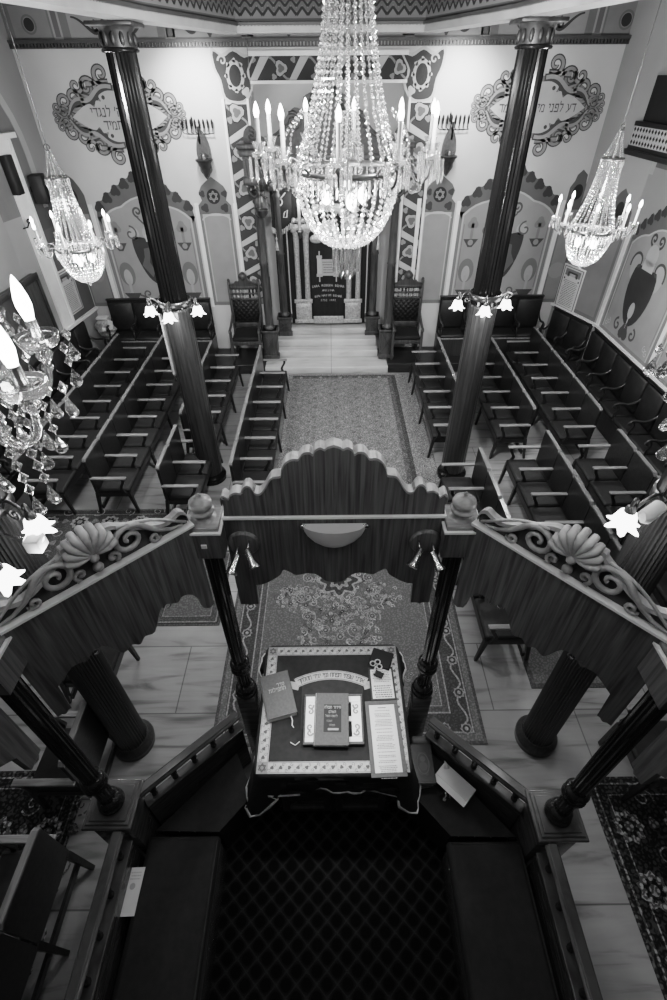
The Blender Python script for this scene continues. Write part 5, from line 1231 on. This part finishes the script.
m = MB(); m._add([(x, y, z) for x in (-.012, .012) for y, z in ((-.10, .30), (.105, .03), (.105, .83), (-.10, 1.09))], [(3, 2, 1, 0), (4, 5, 6, 7), (0, 1, 5, 4), (1, 2, 6, 5), (2, 3, 7, 6), (3, 0, 4, 7)]); m.build('sheet', 'tissue', t)
m = MB(); m.tube([(0, -.1, .3), (0, .105, .03), (0, .105, .83), (0, -.1, 1.09), (0, -.1, .3)], .018, 4); m.build('frame', 'crest', t)
# bundle on the corner bench
t = thing('cloth_bundle', 'pale crumpled bundle left on the bench in the left corner', 'bundle', (-4.66, 9.96, .66))
m = MB(); rr2 = random.Random(5)
R_ = []
for k in range(6):
    z = -.0 + .06 * k; R_.append([((.2 - .03 * abs(k - 2)) * (1 + .25 * rr2.uniform(-1, 1)) * math.cos(i * PI / 6), (.13 - .02 * abs(k - 2)) * (1 + .25 * rr2.uniform(-1, 1)) * math.sin(i * PI / 6), z + .02 * rr2.uniform(-1, 1)) for i in range(12)])
m.rings(R_, True, True, smooth=False); m.build('wrapping', 'silver', t)
m = MB(); m._add([(.1, -.12, .12), (.2, -.1, .15), (.22, -.08, .3), (.12, -.06, .32)], [(0, 1, 2, 3)]).box(-.12, .1, -.05, .1, .30, .36, .02); m.build('paper', 'tissue', t)
# ------------------------------------------------------------------ chandeliers
def strand(pts, step, r, h=1.15):
    """string of faceted beads along a path"""
    m = MB(); acc = 0; P = [Vector(p) for p in pts]; k = 0
    for a, b in zip(P[:-1], P[1:]):
        L = (b - a).length; d = step - acc
        while d <= L:
            m.octa(tuple(a + (b - a) * (d / L)), r, r * h, 5 if k % 2 else 4); k += 1; d += step
        acc = L - (d - step)
    return m
def chandelier(label, loc, Ra, n, Rb, hb, Rc, hc, htop, zcable, nstr, nbas, bead, bright, drop, rot=0., group=None, near=False, tail=0., rod=False, bulbm='bulb', cs=1.):
    t = thing('chandelier', label, 'chandelier', loc, rot, group); cm = 'crystal_near' if near else ('crystal_lit' if bright else 'crystal')
    m = MB(); m.tube([(0, 0, htop), (0, 0, zcable - loc[2])], .012 if rod else .007, 6); m.lathe([(.05, zcable - loc[2] - .04), (.06, zcable - loc[2] - .0)], 14); m.tube([(.03 * math.cos(u), 0, htop + .03 + .03 * math.sin(u)) for u in [i * PI / 6 for i in range(13)]], .007, 5); m.build('hanging_cord', 'darkbrass', t)
    m = MB(); m.tube([(0, 0, -hb * .6), (0, 0, htop)], .012, 8); m.build('stem', 'brass', t)
    for (rad, z, w, nm) in ((Rb, 0., .018, 'main_ring'), (Rc, hc, .012, 'crown_ring')):
        m = MB(); m.lathe([(rad - .004, z - w), (rad + .006, z - w), (rad + .01, z), (rad + .006, z + w), (rad - .004, z + w), (rad - .004, z - w)], 36, None, True, False); m.build(nm, 'darkbrass' if not near else 'brass', t)
    # strings of beads: crown to ring, ring to the bottom of the basket, top cone
    cone = [(Rc + (Rb - Rc) * (u ** 2.1), 0, hc * (1 - u)) for u in [i / 14 for i in range(15)]]
    bas = [(max(Rb * math.cos(u * PI / 2) ** .75, .035), 0, -hb * math.sin(u * PI / 2) ** 1.15) for u in [i / 12 for i in range(13)]]
    topc = [(.03 + (Rc - .03) * u ** 1.6, 0, htop + (hc - htop) * u) for u in [i / 6 for i in range(7)]]
    cone_m = 'crystal_near' if near else 'crystal'
    for pts, cnt, nm, mt, bs in ((cone, nstr, 'bead_strand', cone_m, bead), (bas, nbas, 'basket_strand', cm, bead * 1.2), (topc, max(8, nstr // 2), 'crown_strand', cone_m, bead * .8)):
        s0 = None
        for k in range(cnt):
            a = 2 * PI * k / cnt
            if s0 is None: s0 = strand(pts, bs * 2.3, bs).build(nm, mt, t); o = s0
            else: o = s0.copy(); col.objects.link(o); o.parent = t
            o.rotation_euler = (0, 0, a)
    # fringes of prisms under the two rings and the tail
    def prisms(rad, z, L, cnt, w, nm):
        m = MB()
        for k in range(cnt):
            a = 2 * PI * k / cnt; x, y = rad * math.cos(a), rad * math.sin(a)
            m.rings([[(x + q * c * math.cos(a + PI / 2) + q2 * c * math.cos(a), y + q * c * math.sin(a + PI / 2) + q2 * c * math.sin(a), zz) for q, q2 in ((-1, 0), (0, -.6), (1, 0), (0, .6))] for zz, c in ((z - L, w * .2), (z - L * .8, w), (z - L * .1, w * .8), (z, w * .3))], True, True, smooth=False)
        m.build(nm, cm, t)['kind'] = 'stuff'
    prisms(Rb + .012, -.012, .085 * cs, int(Rb * 150), .009, 'prism_fringe'); prisms(Rc + .012, hc - .005, .07, int(Rc * 180), .008, 'crown_fringe')
    if tail: prisms(.10, -hb + .01, tail, 18, .011, 'tail_fringe'); prisms(.055, -hb - tail * .55, tail * .6, 10, .011, 'tail_fringe'); m = MB(); m.lathe([(.02, -hb - .02), (.10, -hb - .005), (.105, -hb + .01), (.09, -hb + .02)], 24); m.build('tail_ring', 'brass', t)
    m = MB(); m.sphere((0, 0, -hb - .025), .022, 10, 8); m.build('bottom_finial', cm, t)
    # bulbs hidden in the basket
    for k in range(3):
        a = 2 * PI * k / 3 + .5; m = MB(); m.sphere((Rb * .42 * math.cos(a), Rb * .42 * math.sin(a), -hb * .35), .034, 10, 8, None, (1, 1, 1.5)); m.build('inner_bulb', 'bulbdim', t)
    zc = .10; tl = .05 if near else .155 * cs
    first = None
    for k in range(n):
        a = 2 * PI * k / n
        if first is None:
            m = MB(); m.tube([(x, 0, z) for x, z in smooth_pts([(Rb, .0), (Rb + (Ra - Rb) * .3, .05), (Rb + (Ra - Rb) * .6, -.04), (Ra - .02, -.02), (Ra, zc - .05)], 4)], .008 if not near else .009, 7); m.tube([(x, 0, z) for x, z in [(Rb + (Ra - Rb) * .5, -.02)] + spiral(Rb + (Ra - Rb) * .4, .03, .03, -PI / 2, 1.1, 10)], .006, 6)
            m.lathe([(.01, zc - .06), (.022, zc - .04), (.012, zc - .02)], 10, Matrix.Translation((Ra, 0, 0))); arm = m.build('arm', 'darkbrass' if not near else 'crystal_near', t)
            m = MB(); m.lathe([(.014, zc - .02), (.045, zc - .012), (.052, zc + .012), (.048, zc + .012), (.040, zc - .004), (.014, zc - .01)], 20, Matrix.Translation((Ra, 0, 0)), True, False); m.build('drip_pan', cm, arm)
            m = MB(); m.lathe([(.016, zc - .01), (.016, zc + .015), (.0135, zc + .02), (.0135, zc + tl)], 14, Matrix.Translation((Ra, 0, 0))); m.build('candle_tube', 'candle' if not near else 'chrome', arm)
            z0 = zc + tl
            bk_ = 1. if near else .78; m = MB(); m.lathe([(r_, z0 + z_ * bk_) for r_, z_ in ((.011, 0), (.014, .012), (.0175, .032), (.0165, .05), (.011, .075), (.005, .092), (.001, .1))], 14, Matrix.Translation((Ra, 0, 0))); m.build('bulb', bulbm, arm)
            rd, dl = (.046, .10) if n != 10 else (.072, .135)
            for q in range(drop):
                b = 2 * PI * q / drop + .3; x, y = Ra + rd * math.cos(b), rd * math.sin(b); m = MB()
                if near:
                    nb = 1 + q % 3
                    for j in range(nb): m.octa((x, y, zc - .012 - j * .034), .011, .017, 8)
                    m.pear((x, y, zc - .012 - nb * .034 + .014), .016, .052, 8, .45)
                else:
                    m.rings([[(x + c * u, y + c * v, zz) for u, v in ((-1, 0), (0, -1), (1, 0), (0, 1))] for zz, c in ((zc - .012 - dl, .002), (zc - .012 - dl * .82, .011), (zc - .02, .007), (zc - .012, .003))], True, True, smooth=False)
                m.build('crystal_drop', cm, arm)
            if near:                                             # long drops under the arms
                for q in range(3):
                    u = (q + .5) / 3; x = Rb + (Ra - Rb) * (.12 + .75 * u); y = .0; zz = -.03; m = MB(); nb = 3 + (q * 2) % 3
                    for j in range(nb): m.octa((x, y, zz - j * .036), .013, .019, 8)
                    m.pear((x, y, zz - nb * .036 + .014), .019, .06, 8, .45); m.build('crystal_drop', cm, arm)
            elif n == 10:                                        # festoons from the arm to the cone and ring, glass cup round the tube
                for P_ in (smooth_pts([(Ra - .03, 0, zc), (Ra - .14, .0, zc - .05), (Rb + .05, 0, .20), (Rb * .8, 0, .33)], 4), smooth_pts([(Ra - .02, 0, -.0), (Ra - .1, 0, -.10), (Rb + .02, 0, -.02)], 4)): strand(P_, .026, .0115).build('bead_festoon', 'crystal', arm)
                m = MB(); m.lathe([(.02, zc - .01), (.03, zc + .03), (.046, zc + .07), (.044, zc + .07), (.026, zc + .03)], 12, Matrix.Translation((Ra, 0, 0)), False, False); m.build('glass_cup', 'crystal', arm)
        else: arm = copy_tree(first, t)
        arm.rotation_euler = (0, 0, a)
    return t
chandelier('great crystal chandelier hanging before the ark, with full bead basket', (.12, 4.0, 4.21), .585, 10, .36, .47, .125, 1.12, 1.55, 6.28, 24, 30, .0135, True, 8, .2, None, False, .20, True, 'bulb', 1.25)
FC = chandelier('crystal chandelier with lit bowl over the left pews', (-3.1, 6.6, 3.12), .44, 8, .265, .40, .115, .72, .97, 5.74, 22, 34, .0095, True, 5, .1, 'side chandeliers', False, 0., False, 'bulb', 1.1)
c2 = dup(FC, 'crystal chandelier with lit bowl over the right pews', (3.2, 6.65, 3.25), .35)
NC = chandelier('crystal chandelier partly in view with large glowing candle bulbs, above the left carved valance', (-1.06, .92, 4.115), .42, 10, .22, .34, .10, .62, .85, 6.28, 18, 20, .012, False, 5, .0, 'near chandeliers', True, 0., True, 'bulb', .9)
dup(NC, 'crystal chandelier of which only hanging drops show at the right edge', (1.235, .90, 4.085), PI)

# three-armed sconces on the columns
def shade_mesh():
    m = MB(); R_ = []
    for z, r, w in ((.0, .022, 0), (-.02, .045, .02), (-.055, .055, .06), (-.085, .058, .18), (-.105, .075, .30)):
        R_.append([(r * (1 + w * math.cos(6 * i * PI / 18)) * math.cos(i * PI / 18), r * (1 + w * math.cos(6 * i * PI / 18)) * math.sin(i * PI / 18), z - .02 * w * math.cos(6 * i * PI / 18)) for i in range(36)])
    m.rings(R_[::-1], False, True); return m
def sconce(loc, r, label, arms):
    t = thing('column_sconce', label, 'wall lamp', loc, 0, 'flower-shade sconces on the columns')
    m = MB(); m.lathe([(r + .002, -.035), (r + .012, -.03), (r + .012, .03), (r + .002, .035)], 32, None, True, False); m.build('collar_band', 'darkbrass', t)
    for (x, y) in arms:
        l = math.hypot(x, y); ux, uy = x / l, y / l
        m = MB(); m.tube([(ux * d, uy * d, z) for d, z in smooth_pts([(r, .0), (r + .06, .07), (r + .13, .05), (l - .03, .0), (l - .02, .06), (l, .075), (l + .005, .03)], 4)], .010, 7); m.tube([(ux * d, uy * d, z) for d, z in [(r + .02, -.02)] + spiral(r + .07, -.02, .04, PI, 1.2, 12)], .007, 6); a = m.build('arm', 'darkbrass', t)
        m = MB(); m.lathe([(.03, -.01), (.026, .02), (.012, .035)], 12, Matrix.Translation((x, y, 0))); m.build('shade_holder', 'darkbrass', a)
        s = shade_mesh().build('glass_shade', 'shade', a, (x, y, 0))
    return t
fa = [(-.27, -.13), (.0, -.34), (.29, -.13)]
sconce((-1.86, 5.95, 2.68), .18, 'lit three-flower sconce on the left far column', fa)
sconce((1.84, 5.95, 2.72), .18, 'lit three-flower sconce on the right far column', [(-.35, -.13), (-.08, -.34), (.22, -.13)])
sconce((-1.87, 1.965, 2.98), .13, 'lit flower sconce on the thick left column at the picture edge', [(.30, -.10), (.30, -.45), (-.3, -.05)])
sconce((1.87, 1.965, 2.98), .13, 'lit flower sconce on the thick right column at the picture edge', [(-.32, -.10), (.1, -.33), (.3, -.05)])
t = thing('sensor_box', 'small white cube lamp on a bracket at the thick left column', 'lamp', (-1.66, 1.80, 2.86))
m = MB(); m.box(.06, .14, -.05, .03, -.04, .04, .006); m.build('housing', 'tissue', t); m = MB(); m.tube([(-.09, .05, 0), (.07, .0, .0)], .012, 6); m.build('bracket', 'chrome', t)
t = thing('wall_fitting', 'small white cylinder fitting on the thick right column', 'fitting', (1.66, 1.83, 3.02))
m = MB(); m.tube([(-.11, -.06, .0), (-.10, -.06, 0), (.0, -.0, .02)], [.03, .038, .036], 16); m.build('housing', 'tissue', t); m = MB(); m.tube([(-.02, .0, .02), (.09, .05, .0)], .012, 6); m.build('bracket', 'chrome', t)
# ------------------------------------------------------------------ camera
f, pi_, ya, ro = 487.18, .7173, .0023, -.0083
F = Vector((math.sin(ya) * math.cos(pi_), math.cos(ya) * math.cos(pi_), -math.sin(pi_)))
R0 = Vector((math.cos(ya), -math.sin(ya), 0)); U0 = R0.cross(F)
Rv = R0 * math.cos(ro) + U0 * math.sin(ro); Uv = U0 * math.cos(ro) - R0 * math.sin(ro)
cd = bpy.data.cameras.new('camera'); cam = bpy.data.objects.new('camera', cd); col.objects.link(cam)
cd.sensor_fit = 'HORIZONTAL'; cd.sensor_width = 36; cd.lens = f / 667 * 36; cd.clip_start = .05
cam.matrix_world = Matrix(((Rv.x, Uv.x, -F.x, 0), (Rv.y, Uv.y, -F.y, 0), (Rv.z, Uv.z, -F.z, H), (0, 0, 0, 1)))
sc.camera = cam
# ------------------------------------------------------------------ light
def point(name, loc, w, r=.1):
    l = bpy.data.lights.new(name, 'POINT'); l.energy = w; l.shadow_soft_size = r
    o = bpy.data.objects.new(name, l); o.location = loc; col.objects.link(o); return o
def spot(name, loc, to, w, ang=60, blend=.8, r=.1):
    l = bpy.data.lights.new(name, 'SPOT'); l.energy = w; l.spot_size = math.radians(ang); l.spot_blend = blend; l.shadow_soft_size = r
    o = bpy.data.objects.new(name, l); o.location = loc; col.objects.link(o)
    o.rotation_euler = (Vector(to) - Vector(loc)).to_track_quat('-Z', 'Y').to_euler(); return o
wd = bpy.data.worlds.new('world'); sc.world = wd; wd.use_nodes = True; wd.node_tree.nodes['Background'].inputs[0].default_value = (.02, .02, .02, 1)
sc.cycles.use_denoising = True; sc.cycles.transparent_max_bounces = 48
sc.view_settings.view_transform = 'Filmic'; sc.view_settings.look = 'Medium High Contrast'; sc.view_settings.exposure = .75
point('chandelier_light', (.12, 4.0, 4.02), 40, .12)
for x in (-.57, .47): point('candle_light', (x, 10.18, 3.0), 8, .06)
for k in range(5): a = .5 + k * 2 * PI / 5; point('chandelier_light', (.12 + .66 * math.cos(a), 4.0 + .66 * math.sin(a), 4.62), 22, .08)
for x in (-.62, .86): spot('added_ark_spot', (x, 4.2, 4.55), (x * 4.5, 9.5, 1.2), 240, 125, 1., .1)  # added spots, no fittings there: push light to the ark end only
for x in (-.43, .45): spot('added_table_spot', (x, 1.66, 2.70), (x * .3, 1.55, 1.2), 36, 52, 1., .04)  # added spots to brighten the table; the valance fittings themselves show no glow
for x, z in ((-3.1, 3.12), (3.2, 3.25)):
    point('side_chandelier_light', (x, 6.62, z - .15), 65, .08)
    for k in range(4): a = .5 + k * PI / 2; point('side_chandelier_light', (x + .5 * math.cos(a), 6.62 + .5 * math.sin(a), z + .38), 22, .08)
for x, s_ in ((-1.06, 1), (1.20, -1)):
    for a in (.3, 1.9, -1.3): point('near_chandelier_light', (x + s_ * .5 * math.cos(a), .92 + .5 * math.sin(a), 4.36), 6.5, .08)
for x in (-2.1, 2.05): spot('wall_wash', (x, 9.3, 5.0), (x, 10.26, 4.35), 120, 100, 1., .15)
for x, y, z, w in ((-1.86, 5.45, 2.5, 8), (1.78, 5.45, 2.5, 8), (-1.5, 1.75, 2.78, 3), (1.5, 1.75, 2.78, 3)): point('sconce_light', (x, y, z), w, .08)
